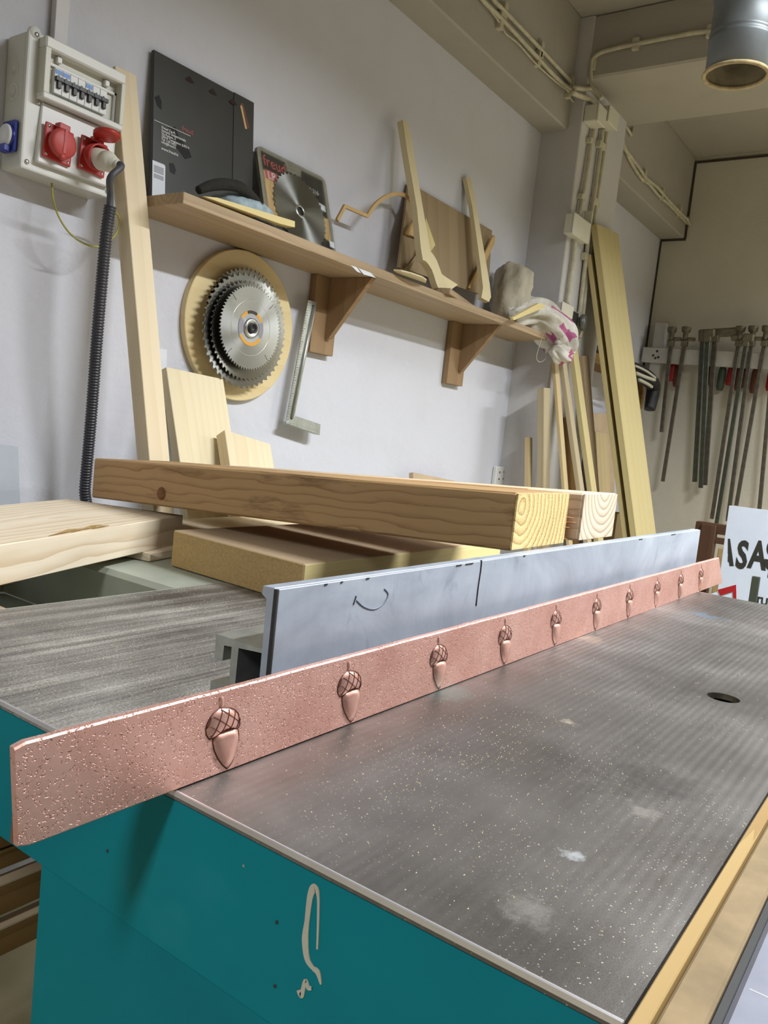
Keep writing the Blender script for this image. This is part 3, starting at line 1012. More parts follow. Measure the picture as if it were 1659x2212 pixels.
# timber rack low behind the machine
rk = thing('timber_rack', (0.6, 1.0, 0), 'low rack of brown timber rails in the shade behind the teal machine', 'rack')
for k, (z, h, y) in enumerate(((0.596, 0.030, 0.957), (0.562, 0.026, 0.957), (0.520, 0.046, 0.950), (0.456, 0.042, 0.950))):
    slab('rail', (-0.25, y, z - h), (1.75, 0.0, 0), (0, 0.021, 0), (0, 0, h - 0.004), M_DKWOOD, rk, 0.001)
    slab('rail_top', (-0.25, y - 0.0005, z - 0.004), (1.75, 0.0, 0), (0, 0.022, 0), (0, 0, 0.004), M_MDFT if k > 1 else M_DKWOOD, rk, 0.0005)
for x in (-0.2, 1.4):
    box('upright', (x, 0.973, 0), (x + 0.04, 1.01, 0.6), M_BLACK, rk, 0.001)
    box('foot', (x, 0.9, 0), (x + 0.04, 1.2, 0.03), M_BLACK, rk, 0.001)

# ================================================================== wall things
# ---- power distribution box
BX0, BX1, BZ0, BZ1, BY = 0.893, 1.098, 1.606, 1.862, 1.578
pb = thing('power_box', (1.0, YW, BZ0), 'cream plastic power distribution box with breakers and red sockets on the wall', 'power box')
box('case', (BX0, BY, BZ0), (BX1, YW - 0.001, BZ1), M_BOXP, pb, 0.006, seg=2)
cover = box('cover', (BX0 - 0.002, BY - 0.008, BZ0 - 0.002), (BX1 + 0.002, BY + 0.001, BZ1 + 0.002), M_BOXP2, pb, 0.004, seg=2)
# hood with window in the upper half (a frame with real opening)
hy0, hy1 = BY - 0.034, BY - 0.007
hx0, hx1, hz0, hz1 = BX0 + 0.020, BX1 - 0.001, 1.741, 1.857
wx0, wx1, wz0, wz1 = hx0 + 0.012, hx1 - 0.010, hz0 + 0.012, hz1 - 0.022
hood = box('hood_top', (hx0, hy0, wz1), (hx1, hy1, hz1), M_BOXP2, pb, 0.003)
box('hood_bottom', (hx0, hy0, hz0), (hx1, hy1, wz0), M_BOXP2, pb, 0.002)
box('hood_side', (hx0, hy0, wz0 - 0.001), (wx0, hy1, wz1 + 0.001), M_BOXP, pb, 0.001)
box('hood_side', (wx1, hy0, wz0 - 0.001), (hx1, hy1, wz1 + 0.001), M_BOXP, pb, 0.001)
box('window_back', (wx0, BY - 0.012, wz0), (wx1, BY - 0.0078, wz1), M_BOXP, pb)
for (a, b) in (((wx0, BY - 0.018, wz1 - 0.024), (wx1, BY - 0.012, wz1 - 0.018)), ((wx0, BY - 0.018, wz0), (wx1, BY - 0.012, wz0 + 0.006)), ((wx0, BY - 0.018, wz0), (wx0 + 0.006, BY - 0.012, wz1 - 0.018)), ((wx1 - 0.006, BY - 0.018, wz0), (wx1, BY - 0.012, wz1 - 0.018))):
    box('window_ledge', a, b, M_BOXP2, pb, 0.0008)
for x in (wx0 + 0.026, wx1 - 0.026):
    box('latch', (x - 0.005, BY - 0.022, wz1 - 0.014), (x + 0.005, BY - 0.012, wz1 - 0.002), M_WHITEP, pb, 0.001)
# breakers: seven modules, blue labels on three
bw_ = 0.0172
bz = wz0 + 0.0095
bx0 = wx0 + 0.017
for k in range(7):
    x = bx0 + k * bw_
    br = box('breaker', (x, BY - 0.022, bz), (x + bw_ - 0.0008, BY - 0.011, bz + 0.047), M_WHITEP, pb, 0.0006)
    box('switch_bar', (x - 0.0003, BY - 0.029, bz + 0.023), (x + bw_ - 0.0005, BY - 0.0215, bz + 0.031), M_BLACK, br, 0.0006)
    box('toggle', (x + 0.0045, BY - 0.0275, bz + 0.010), (x + 0.0125, BY - 0.0215, bz + 0.0245), M_BLACK, br, 0.0008)
    box('indicator', (x + 0.007, BY - 0.0228, bz + 0.033), (x + 0.010, BY - 0.0218, bz + 0.0355), M_BLACK, br)
    if k in (0, 1, 4):
        box('blue_tag', (x + 0.001, BY - 0.0226, bz + 0.037), (x + bw_ - 0.002, BY - 0.0219, bz + 0.045), M_BLUEL, br)
# lower sloping panel
lz0, lz1 = 1.622, 1.739
panel('lower_panel', [V((BX0 + 0.024, BY - 0.022, lz0)), V((BX1 - 0.012, BY - 0.022, lz0)), V((BX1 - 0.004, BY - 0.013, lz1)), V((BX0 + 0.032, BY - 0.013, lz1))], (0, 0.014, 0), M_WHITEP, (1, 0, 0), pb, 0.002)
# round cut-outs with screws
for (x, z) in ((BX0 + 0.014, BZ1 - 0.004), (BX0 + 0.010, BZ0 + 0.012), (BX1 - 0.010, BZ0 + 0.010), (BX0 + 0.026, 1.736), (BX1 - 0.006, 1.722)):
    lathe('screw', [(0.0, 0.0025), (0.0042, 0.0022), (0.005, 0.0005), (0.005, -0.001)], M_STEEL, axes((x, BY - 0.0085, z), (1, 0, 0), (0, -1, 0)), pb, 14)
lathe('cover_ear', [(0.0, 0.006), (0.011, 0.006), (0.012, 0.004), (0.012, -0.004)], M_BOXP2, axes((BX0 + 0.012, BY - 0.003, BZ1 - 0.001), (1, 0, 0), (0, -1, 0)), pb, 20)
# knock-outs on the side
for (z, r) in ((1.795, 0.014), (1.752, 0.018)):
    lathe('knockout', [(0.0, 0.0004), (r * 0.6, 0.0004), (r * 0.62, 0.0012), (r * 0.7, 0.0004), (r * 0.95, 0.0004), (r, 0.0012), (r * 1.05, -0.0004)], M_BOXP, axes((BX0 - 0.0002, 1.615, z), (0, 1, 0), (-1, 0, 0)), pb, 24)
# socket 1 closed, socket 2 open with a plug
def red_base(x, z, rot):
    M = axes((x, BY - 0.0225, z), (1, 0, -0.05), (0, -1, 0))
    s = box('socket_plate', (-0.031, -0.034, 0), (0.031, 0.034, 0.006), M_RED, pb, 0.003, M, 2)
    for sx in (-0.024, 0.024):
        for sy in (-0.027, 0.027):
            lathe('socket_screw', [(0, 0.0075), (0.003, 0.0072), (0.0034, 0.0055)], M_STEEL, M @ T((sx, sy, 0)), s, 10)
    return M, s
s1 = PY(BY - 0.03, (128, 312)); s2 = PY(BY - 0.03, (203, 338))
M1, so1 = red_base(s1.x, s1.z, 0)
lathe('socket_collar', [(0.024, 0.005), (0.026, 0.018), (0.0, 0.018)], M_RED2, M1, so1, 28)
lathe('socket_lid', [(0.0, 0.0285), (0.022, 0.028), (0.0275, 0.025), (0.0285, 0.018), (0.027, 0.014)], M_RED2, M1, so1, 32)
box('lid_rib', (-0.0035, -0.02, 0.028), (0.0035, 0.026, 0.0293), M_RED2, so1, 0.0006, M1)
box('lid_hinge', (-0.012, 0.026, 0.004), (0.012, 0.038, 0.022), M_RED, so1, 0.002, M1, 2)
lathe('lid_lip', [(0, 0.0275), (0.006, 0.0275), (0.007, 0.022), (0.0, 0.02)], M_RED2, M1 @ T((0, -0.026, 0)), so1, 14)
M2, so2 = red_base(s2.x, s2.z, 0)
lathe('socket_collar', [(0.0255, 0.004), (0.027, 0.030), (0.0235, 0.030), (0.022, 0.008), (0.0, 0.008)], M_RED, M2 @ Matrix.Rotation(0.15, 4, 'X'), so2, 28)
box('lid_hinge', (-0.012, 0.026, 0.004), (0.012, 0.037, 0.020), M_RED, so2, 0.002, M2, 2)
Ml = M2 @ T((0.0, 0.032, 0.014)) @ Matrix.Rotation(-1.25, 4, 'X')
ML = M2 @ T((0.004, 0.039, 0.038)) @ Matrix.Rotation(1.42, 4, 'X')
lathe('open_lid', [(0.0, 0.003), (0.022, 0.003), (0.027, 0.001), (0.027, -0.006), (0.025, -0.006), (0.024, -0.001), (0.0, -0.001)], M_RED, ML, so2, 28)
box('lid_arm', (-0.006, 0.030, 0.008), (0.006, 0.040, 0.030), M_RED, so2, 0.002, M2)
# plug
pl = thing('plug', PY(BY - 0.06, (205, 350)), 'cream round industrial plug in the open red socket', 'plug')
MP = M2 @ T((0, -0.004, 0.012)) @ Matrix.Rotation(0.22, 4, 'X') @ Matrix.Rotation(0.15, 4, 'Y')
lathe('plug_body', [(0.0215, 0.0), (0.0215, 0.026), (0.020, 0.027), (0.0192, 0.031), (0.0205, 0.033), (0.0205, 0.042), (0.016, 0.052), (0.012, 0.054), (0.0115, 0.062), (0.0, 0.062)], M_CREAMPL, MP, pl, 24)
lathe('plug_gland', [(0.0085, 0.055), (0.0085, 0.069), (0.006, 0.070), (0.0, 0.0695)], M_CREAMPL, MP, pl, 18)
gl = (MP @ V((0, 0, 0.066)))
gd = (MP.to_3x3() @ V((0, 0, 1)))
hY = 1.50
tp = PY(hY, (238, 446))
tag(tube('plug_cable', smooth_path([gl, gl + gd * 0.012 + V((0, 0, -0.003)), PY(gl.y - 0.012, (238, 385)), PY(hY, (238, 425)), tp + V((0, 0, -0.03))], 6), 0.0068, M_PIPE, None, 10),
    'short dark grey cable from the cream plug into the corrugated hose', 'cable')
# corrugated hose
hp = smooth_path([tp, PY(1.505, (228, 520)), PY(1.52, (212, 700)), PY(1.545, (197, 900)), PY(1.56, (184, 1050)), PY(1.565, (176, 1160)), V((0.93, 1.57, 0.6))], 60)
# resample evenly
L = [0]
for i in range(1, len(hp)): L.append(L[-1] + (hp[i] - hp[i - 1]).length)
tot = L[-1]
pitch = 0.0062
nn = int(tot / pitch) * 4
ev = []
j = 0
for i in range(nn + 1):
    d = tot * i / nn
    while j < len(L) - 2 and L[j + 1] < d: j += 1
    t = (d - L[j]) / max(1e-9, L[j + 1] - L[j])
    ev.append(hp[j].lerp(hp[j + 1], t))
rad = [0.0128 if i % 4 < 2 else 0.0108 for i in range(nn + 1)]
tag(tube('corrugated_hose', ev, 0.012, M_HOSE, None, 14, rad), 'black corrugated hose hanging down from the power box plug', 'hose')
# earth wire
ew = [PY(1.60, (112, 396)), PY(1.585, (115, 430)), PY(1.57, (128, 470)), PY(1.56, (155, 508)), PY(1.55, (192, 530)), PY(1.55, (222, 530)), PY(1.56, (247, 510)), PY(1.565, (258, 485)), PY(1.56, (256, 468)), PY(1.55, (248, 456))]
tag(tube('earth_wire', smooth_path(ew, 6), 0.0021, M_GY, None, 8), 'thin green and yellow earth wire looping under the power box', 'wire')
# blue side socket
bs = thing('side_socket', PY(1.6, (25, 312)), 'blue round socket with white flap on the left side of the power box', 'socket')
bp = PX(BX0 - 0.004, (40, 312)); MB = axes((BX0 - 0.002, 1.607, 1.664), (0, 1, 0), (-1, 0, 0))
box('plate', (-0.022, -0.03, 0), (0.022, 0.03, 0.008), M_BLUE, bs, 0.003, MB, 2)
lathe('collar', [(0.022, 0.006), (0.023, 0.012), (0.0, 0.012)], M_BLUE, MB, bs, 24)
lathe('flap', [(0.0, 0.018), (0.019, 0.0175), (0.0215, 0.015), (0.0215, 0.011)], M_WHITEP, MB, bs, 24)
box('hinge', (-0.011, 0.018, 0.006), (0.011, 0.032, 0.022), M_BLUE, bs, 0.002, MB)
# trunking above the box
M_TRUNK = plain('trunking_white', '#d9d6d8', 0.5, var=0.03)
tk = thing('cable_trunking', (0.97, YW, BZ1), 'white rectangular cable trunking rising from the power box', 'trunking')
tx0, tx1 = PY(1.63, (119, 60)).x, PY(1.63, (146, 60)).x
box('duct', (tx0, 1.632, BZ1 + 0.002), (tx1, YW - 0.001, 2.499), M_TRUNK, tk, 0.001)
box('lid', (tx0 - 0.001, 1.629, BZ1 + 0.002), (tx1 + 0.001, 1.6322, 2.498), M_TRUNK, tk, 0.0008)

# ---- leaning timber on the left
def lean(name, label, cat, ptop, ytop, pbot, ybot, w, t, mat, zb, group=None, side=0.5, bev=0.0012, tdir=None, wdir=(1, 0, 0)):
    A = PY(ytop, ptop); B = PY(ybot, pbot)
    d = (A - B).normalized()
    B2 = B + d * ((zb - B.z) / d.z)
    wv = V(wdir); wv = (wv - d * wv.dot(d)).normalized()
    tv = wv.cross(d).normalized()
    if tv.y < 0 and tdir is None: tv = -tv
    o = slab(name, B2 - wv * w * side, (A - B2), wv * w, tv * t, mat, None, bev)
    return tag(o, label, cat, group)
lean('square_post', 'tall square pine post leaning on the wall beside the power box', 'post', (272, 152), 1.612, (345, 991), 1.43, 0.056, 0.042, M_POST, 0.905)
lean('leaning_board', 'wide pale pine board leaning on the wall below the round plywood disc', 'board', (423, 806), 1.598, (450, 985), 1.515, 0.186, 0.026, M_PINE2, 0.9055)
lean('leaning_board', 'short pale wood block leaning in front of the wide pale board', 'board', (536, 944), 1.49, (545, 1000), 1.452, 0.155, 0.034, M_PINE, 0.9215)
# white paper and grey panel
tag(panel('paper_slip', [PY(1.648, p) for p in ((340, 752), (361, 755), (359, 802), (340, 798))], (0, 0.0006, 0), M_WPAPER), 'small white paper slip stuck on the wall behind the square post', 'paper')
tag(slab('grey_sheet', PY(1.50, (-60, 1140)), PY(1.50, (46, 1140)) - PY(1.50, (-60, 1140)), V((0, 0.03, 0.16)), V((0, 0.006, 0)), M_GREYPNL, None, 0.001), 'small shiny grey sheet standing at the far left edge above the maple plank', 'sheet')

# ---- shelf with brackets
SH0, SH1, SY0, SZ0, SZ1 = 1.19, 3.165, 1.445, 1.612, 1.637
sh = tag(slab('wall_shelf', (SH0, SY0, SZ0), (SH1 - SH0, 0, 0), (0, YW - SY0 - 0.001, 0), (0, 0, SZ1 - SZ0), M_SHELF, None, 0.0015), 'long brown wooden wall shelf holding blades and templates', 'shelf')
for i, (x0, x1, zb, xt, tw) in enumerate(((1.855, 1.965, 1.383, 1.935, 0.019), (2.655, 2.775, 1.378, 2.745, 0.019))):
    br = thing('shelf_bracket', (x0, YW, zb), ('brown triangular shelf bracket beside the hanging metal square' if i == 0 else 'brown triangular shelf bracket nearest the column'), 'bracket', 'brackets under the shelf')
    slab('back_board', (x0, 1.624, zb), (0, 0, SZ0 - zb - 0.0005), (x1 - x0, 0, 0), (0, YW - 1.624 - 0.001, 0), M_SHELF2, br, 0.0012)
    panel('gusset', [V((xt - tw, 1.624, SZ0 - 0.0005)), V((xt - tw, 1.466, SZ0 - 0.0005)), V((xt - tw, 1.608, 1.432)), V((xt - tw, 1.624, 1.432))], (tw, 0, 0), M_SHELF2, (0, 0, 1), br, 0.0008)

for pts_ in ([(758, 573), (770, 577), (780, 590), (772, 587)], [(774, 579), (800, 589), (812, 600), (786, 593)]):
    panel('paint_smear', [PY(SY0 - 0.0004, p) for p in pts_], (0, 0.0005, 0), M_WPAPER, None, sh)
# ---- things on the shelf
# black card sleeve
sl_ = thing('card_sleeve', (1.39, 1.6, SZ1), 'large flat black cardboard blade sleeve standing at the left end of the shelf', 'packaging')
so, sn = V((1.228, 1.600, SZ1 + 0.0003)), None
sw = V((0.322, 0.0, 0.004)); svv = V((0.0, 0.035, 0.343))
nrm = sw.cross(svv).normalized()
if nrm.y > 0: nrm = -nrm
def sleeve_pt(u, v, d=0.0): return so + sw * u + svv * v + nrm * d
def sl_panel(name, uv, mat, d0=0.0004, th=0.0004, grain=None):
    return panel(name, [sleeve_pt(u, v, d0) for u, v in uv], -nrm * th, mat, grain, sl_)
slab('sleeve_body', so, sw, svv, -nrm * 0.010, M_CARD, sl_, 0.001)
sl_panel('side_flap', [(0.78, 0.0), (1.0, 0.0), (1.0, 1.0), (0.78, 1.0)], M_CARD2, 0.0016, 0.0015)
for u in (0.33, 0.56, 0.77):
    sl_panel('hang_hole', [(u - 0.045, 0.915), (u - 0.02, 0.935), (u + 0.0, 0.95), (u + 0.02, 0.935), (u + 0.045, 0.915), (u + 0.02, 0.905), (u - 0.02, 0.905)], plain('hole_brown_%d' % int(u * 100), '#2a1d16', 0.9), 0.0021 if u > 0.76 else 0.0006)
sl_panel('slot', [(0.845, 0.935), (0.875, 0.955), (0.955, 0.80), (0.93, 0.775)], M_HBRN, 0.0020)
sl_panel('tan_strip', [(0.845, 0.925), (0.865, 0.93), (0.925, 0.78), (0.905, 0.775)], M_TAN, 0.0024)
sl_panel('barcode_label', [(0.0, 0.005), (0.115, 0.005), (0.115, 0.265), (0.105, 0.275), (0.0, 0.275)], M_WPAPER, 0.0007)
for k in range(9):
    v0 = 0.165 + k * 0.0095
    if k not in (3,): sl_panel('barcode_bar', [(0.012, v0), (0.10, v0), (0.10, v0 + 0.0055), (0.012, v0 + 0.0055)], M_GRAYP, 0.0010, 0.0002)
sl_panel('thin_rule', [(0.01, 0.541), (0.345, 0.541), (0.345, 0.544), (0.01, 0.544)], M_WPRINT, 0.0007)
for pts in ([(0.11, 0.52), (0.2, 0.56), (0.24, 0.50), (0.33, 0.45), (0.36, 0.40), (0.30, 0.37), (0.22, 0.42), (0.12, 0.46)], [(0.01, 0.69), (0.05, 0.72), (0.075, 0.68), (0.075, 0.63), (0.04, 0.64)], [(0.15, 0.30), (0.19, 0.31), (0.215, 0.27), (0.20, 0.235), (0.16, 0.245)]):
    sl_panel('smudge', pts, M_SMUDGE, 0.0005, 0.0002)
tm = axes(sleeve_pt(0.262, 0.556, 0.0008), sw, nrm)
text('brand_print', 'freud', 0.0165, M_REDP, tm, sl_, 0.0001)
lines = [('Freud S.p.A.', 0.0085, 0.508), ('Società Unipersonale', 0.0085, 0.488), ('Via Padova, 3', 0.0078, 0.468), ('33010 Tavagnacco (UD) It', 0.0078, 0.449), ('Tel. +39 0432', 0.0078, 0.43), ('info@freud.it', 0.0078, 0.411), ('www.freud.it', 0.0095, 0.368)]
for s_, z_, v_ in lines:
    text('address_print', s_, z_, M_WPRINT, axes(sleeve_pt(0.075, v_, 0.0009), sw, nrm), sl_, 0.0001, 1.0, 'LEFT', 0.0001)

# blades -----------------------------------------------------------
def blade_mesh(R, hole, n, th, depth=0.055, mat=None):
    prof = []
    for k in range(n):
        a0 = 2 * math.pi * k / n
        st_ = 2 * math.pi / n
        prof += [(R * (1 - depth), a0), (R * (1 - depth * 0.85), a0 + st_ * 0.45), (R * 0.985, a0 + st_ * 0.62), (R, a0 + st_ * 0.90)]
    bm = bmesh.new()
    lay = []
    for z in (th / 2, -th / 2):
        o_ = [bm.verts.new((r * math.cos(a), r * math.sin(a), z)) for r, a in prof]
        m_ = [bm.verts.new((R * 0.86 * math.cos(a), R * 0.86 * math.sin(a), z)) for r, a in prof]
        i_ = [bm.verts.new((hole * math.cos(a), hole * math.sin(a), z)) for r, a in prof]
        lay.append((o_, m_, i_))
    q = len(prof)
    for k in range(q):
        k2 = (k + 1) % q
        for o_, m_, i_ in lay:
            bm.faces.new((o_[k], o_[k2], m_[k2], m_[k]))
            bm.faces.new((m_[k], m_[k2], i_[k2], i_[k]))
        bm.faces.new((lay[0][0][k], lay[0][0][k2], lay[1][0][k2], lay[1][0][k]))
        bm.faces.new((lay[0][2][k], lay[0][2][k2], lay[1][2][k2], lay[1][2][k]))
    return bm
# blister pack
bo_ = V((1.556, 1.538, SZ1 + 0.0003)); bu = V((0.287, 0.0, 0.0)); bv = V((0.005, 0.082, 0.247))
bnr = bu.cross(bv).normalized()
if bnr.y > 0: bnr = -bnr
bpk = thing('blister_pack', (1.7, 1.55, SZ1), 'clear blister pack holding a grey circular saw blade on the shelf', 'packaging')
def bp_(u, v, d=0.0): return bo_ + bu * u + bv * v + bnr * d
def bpan(name, uv, mat, d=0.0, th=0.0005):
    return panel(name, [bp_(u, v, d) for u, v in uv], -bnr * th, mat, bu, bpk)
rc = [(0.0, 0.0), (1.0, 0.0), (1.0, 0.93), (0.985, 0.975), (0.94, 1.0), (0.06, 1.0), (0.015, 0.975), (0.0, 0.93)]
bpan('plastic_tray', rc, plain('blister_backing', '#8f8c7e', 0.3, var=0.15, vs=20), -0.004, 0.010)
bpan('card_insert', [(0.05, 0.06), (0.94, 0.06), (0.94, 0.95), (0.62, 0.95), (0.60, 0.86), (0.40, 0.86), (0.38, 0.95), (0.05, 0.95)], plain('blister_card', '#37352f', 0.4, var=0.2, vs=14), -0.0032, 0.0006)
bpan('tan_print', [(0.05, 0.2), (0.2, 0.2), (0.2, 0.62), (0.05, 0.75)], M_TAN, -0.0028, 0.0003)
bpan('tan_print', [(0.84, 0.25), (0.94, 0.22), (0.94, 0.5), (0.86, 0.5)], M_TAN, -0.0028, 0.0003)
bpan('price_tag', [(0.72, 0.60), (0.92, 0.57), (0.92, 0.64), (0.72, 0.67)], M_WPAPER, -0.0024, 0.0003)
bpan('price_tag', [(0.90, 0.16), (0.97, 0.16), (0.97, 0.23), (0.90, 0.23)], M_WPAPER, 0.0006, 0.0003)
bM = axes(bp_(0.50, 0.44, 0.0), bu, bnr)
bm = blade_mesh(0.108, 0.0125, 40, 0.0026)
packed = bm_obj('packed_blade', bm, M_BLADE2, bM, bpk)
lathe('bubble_rim', [(0.121, -0.003), (0.122, 0.002), (0.119, 0.004), (0.118, -0.003)], M_CLEAR, bM, bpk, 48)
lathe('centre_ring', [(0.013, 0.0012), (0.016, 0.003), (0.019, 0.0012)], M_STEEL, bM, bpk, 24)
text('brand_print', 'freud', 0.045, M_REDP, axes(bp_(0.06, 0.80, -0.0022), bu, bnr), bpk, 0.0001, 0.95)
bpan('red_patch', [(0.07, 0.66), (0.24, 0.66), (0.24, 0.76), (0.07, 0.76)], M_REDP, -0.0026, 0.0003)
text('series_print', 'LP', 0.03, M_WPRINT, axes(bp_(0.10, 0.67, -0.0020), bu, bnr), bpk, 0.0001)
text('size_print', 'Ø 216', 0.018, M_WPRINT, axes(bp_(0.68, 0.74, -0.0022), bu, bnr), bpk, 0.0001)
bpan('clear_front', rc, M_CLEAR, 0.0052, 0.0006)

# cap with black brim
cp = thing('denim_cap', (1.42, 1.5, SZ1), 'pale blue denim cap with a thick black brim lying on the shelf', 'cap')
c0_ = PY(1.52, (500, 425)); c0_ = V((c0_.x, 1.52, SZ1))
bm = bmesh.new()
bmesh.ops.create_icosphere(bm, subdivisions=4, radius=1)
for v in bm.verts:
    p = v.co.copy()
    k = 1 + 0.12 * noise.noise(p * 2.3) + 0.06 * noise.noise(p * 6)
    v.co = V((p.x * 0.105 * k, p.y * 0.055 * k, max(-0.01, p.z) * 0.058 * k + 0.0105))
bm_obj('crown', bm, M_DENIM, T(c0_ + V((0.035, -0.01, 0))), cp, True)
brm = smooth_path([PZ(SZ1 + 0.012, (418, 408)) if False else PY(1.475, (428, 411)), PY(1.475, (455, 401)), PY(1.475, (487, 398)), PY(1.475, (520, 406)), PY(1.48, (550, 432)), PY(1.485, (574, 462))], 6)
brm = [V((p.x, p.y, max(p.z, SZ1 + 0.010))) for p in brm]
tube('brim', brm, 0.012, M_FELT, cp, 12, [0.006 + 0.008 * math.sin(math.pi * (0.12 + 0.8 * i / (len(brm) - 1))) for i in range(len(brm))], flat=1.0)
# thin pale strip at the shelf edge
a = PY(1.452, (445, 426)); b = PY(1.448, (632, 484))
pst = panel('wood_batten', [PY(1.442, p) for p in ((440, 424), (470, 427), (637, 478), (637, 491), (604, 483))], (0, 0.03, 0), M_YEL, None)
tag(pst, 'thin pale wooden batten overhanging the front edge of the shelf', 'batten')

# scalloped thin strip
so_ = V((1.9, 1.575, 1.7))
pts = [(45, 420), (115, 285), (330, 378), (365, 320), (430, 245), (510, 193), (600, 168), (680, 182), (735, 225), (768, 290), (778, 360), (768, 420), (735, 480), (700, 548)]
P = [PY(1.575, (720 + x / 4.366, 380 + y / 4.366)) for x, y in pts]
# build as flat band: offset ribbon with thickness
def ribbon(name, P, h, depth, mat, label, cat):
    c = sum(P, V()) / len(P)
    bm = bmesh.new()
    rows = []
    n = len(P)
    for i in range(n):
        d1 = (P[i] - P[max(i - 1, 0)]); d2 = (P[min(i + 1, n - 1)] - P[i])
        t = (d1.normalized() if d1.length else V()) + (d2.normalized() if d2.length else V())
        t.normalize()
        nv = V((-t.z, 0, t.x)) * (h / 2)
        rows.append([bm.verts.new(q - c) for q in (P[i] + nv, P[i] - nv, P[i] - nv + V((0, depth, 0)), P[i] + nv + V((0, depth, 0)))])
    for i in range(n - 1):
        for k in range(4):
            bm.faces.new((rows[i][k], rows[i][(k + 1) % 4], rows[i + 1][(k + 1) % 4], rows[i + 1][k]))
    bm.faces.new(rows[0]); bm.faces.new(list(reversed(rows[-1])))
    return tag(bm_obj(name, bm, mat, T(c)), label, cat)
P = [P[0], P[1], P[2]] + smooth_path(P[2:], 4)[1:]
ribbon('scalloped_template', P, 0.011, 0.008, M_TAN, 'thin curved wooden template with a scalloped outline on the shelf', 'template')
# carved legs and panel on tilted planes
def tilted(name, pxs, top, bot, th, mat, label, cat, grain=(0.05, 0.2, 1), parent=None):
    """outline px in the plane through top/bot (px, y) and the X axis"""
    A = PY(top[1], top[0]); B = PY(bot[1], bot[0])
    n = V((1, 0, 0)).cross(V((0, A.y - B.y, A.z - B.z))).normalized()
    if n.y > 0: n = -n
    o = panel(name, [PP(p, A, n) for p in pxs], -n * th, mat, (A - B) if grain is None else grain, parent)
    if label: tag(o, label, cat)
    return o
tilted('plywood_panel', [(883, 394), (1063, 498), (1054, 641), (861, 577)], ((883, 394), 1.634), ((861, 577), 1.575), 0.008, M_PLY, 'brown square plywood panel leaning on the wall at the back of the shelf', 'panel', (0.05, 0.2, 1))
c4 = lambda L: [(700 + x / 2.765, 220 + y / 2.765) for x, y in L]
legA = c4([(470, 106), (500, 125), (520, 200), (575, 540), (635, 890), (655, 915), (675, 950), (690, 990), (703, 1028), (730, 1048), (800, 1092), (745, 1132), (680, 1108), (668, 1075), (658, 1040), (643, 1000), (620, 965), (605, 950), (590, 945), (578, 870), (556, 640), (495, 280)])
tilted('carved_leg', legA, ((870, 262), 1.600), ((960, 622), 1.462), 0.022, M_TEMPL, 'tall pale carved wooden leg template with a curved foot, in front of the plywood panel', 'template', None)
legB = c4([(848, 450), (875, 455), (900, 560), (958, 900), (990, 1090), (998, 1165), (985, 1195), (940, 1170), (950, 1110), (935, 980), (885, 620)])
tilted('carved_leg', legB, ((1008, 384), 1.632), ((1050, 648), 1.492), 0.016, M_TEMPL, 'slimmer pale carved leg template leaning at the right side of the plywood panel', 'template', None)
tilted('thin_stick', c4([(1012, 795), (1022, 800), (1018, 850), (885, 1120), (865, 1110)]), ((1068, 509), 1.602), ((1015, 622), 1.566), 0.006, M_TAN, 'thin wooden stick leaning diagonally behind the slimmer carved leg', 'stick', None)
tilted('thin_stick', c4([(578, 872), (590, 880), (505, 1010), (488, 1003)]), ((911, 537), 1.59), ((880, 585), 1.55), 0.008, M_PLY, 'short thin brown stick leaning behind the tall carved leg', 'stick', None)
tilted('wedge_piece', c4([(608, 690), (665, 855), (640, 890), (600, 900)]), ((921, 470), 1.598), ((931, 542), 1.545), 0.010, M_YEL, 'small yellow wedge-shaped piece behind the tall carved leg', 'off-cut', None)
tilted('wedge_piece', c4([(545, 700), (560, 760), (560, 810), (498, 790)]), ((905, 480), 1.60), ((890, 508), 1.585), 0.008, M_TAN, 'small tan corner piece beside the tall carved leg', 'off-cut', None)
c4b = lambda L: [(720 + x / 4.366, 380 + y / 4.366) for x, y in L]
ov = [PZ(SZ1 + 0.012, p) for p in c4b([(570, 880), (640, 885), (740, 910), (840, 945), (880, 975), (875, 1000), (830, 985), (700, 940), (600, 905)])]
tag(panel('oval_offcut', ov, (0, 0.0, -0.004), M_TEMPL), 'thin curved pale off-cut lying over the front edge of the shelf', 'off-cut')
tag(slab('small_block', (2.39, 1.53, SZ1 + 0.0003), (0.10, 0.01, 0), (0, 0.03, 0), (0, 0, 0.035), M_YEL, None, 0.001), 'small pale block lying behind the foot of the tall carved leg', 'block')
# board lying with its end out
e0 = PY(1.425, (969, 629)); 
tag(slab('lying_board', (2.285, 1.425, SZ1 + 0.0003), (0.5, 0.13, 0), (-0.016, 0.055, 0), (0, 0, 0.018), M_SHELF, None, 0.001), 'short brown board lying askew on the shelf with its end over the edge', 'board')
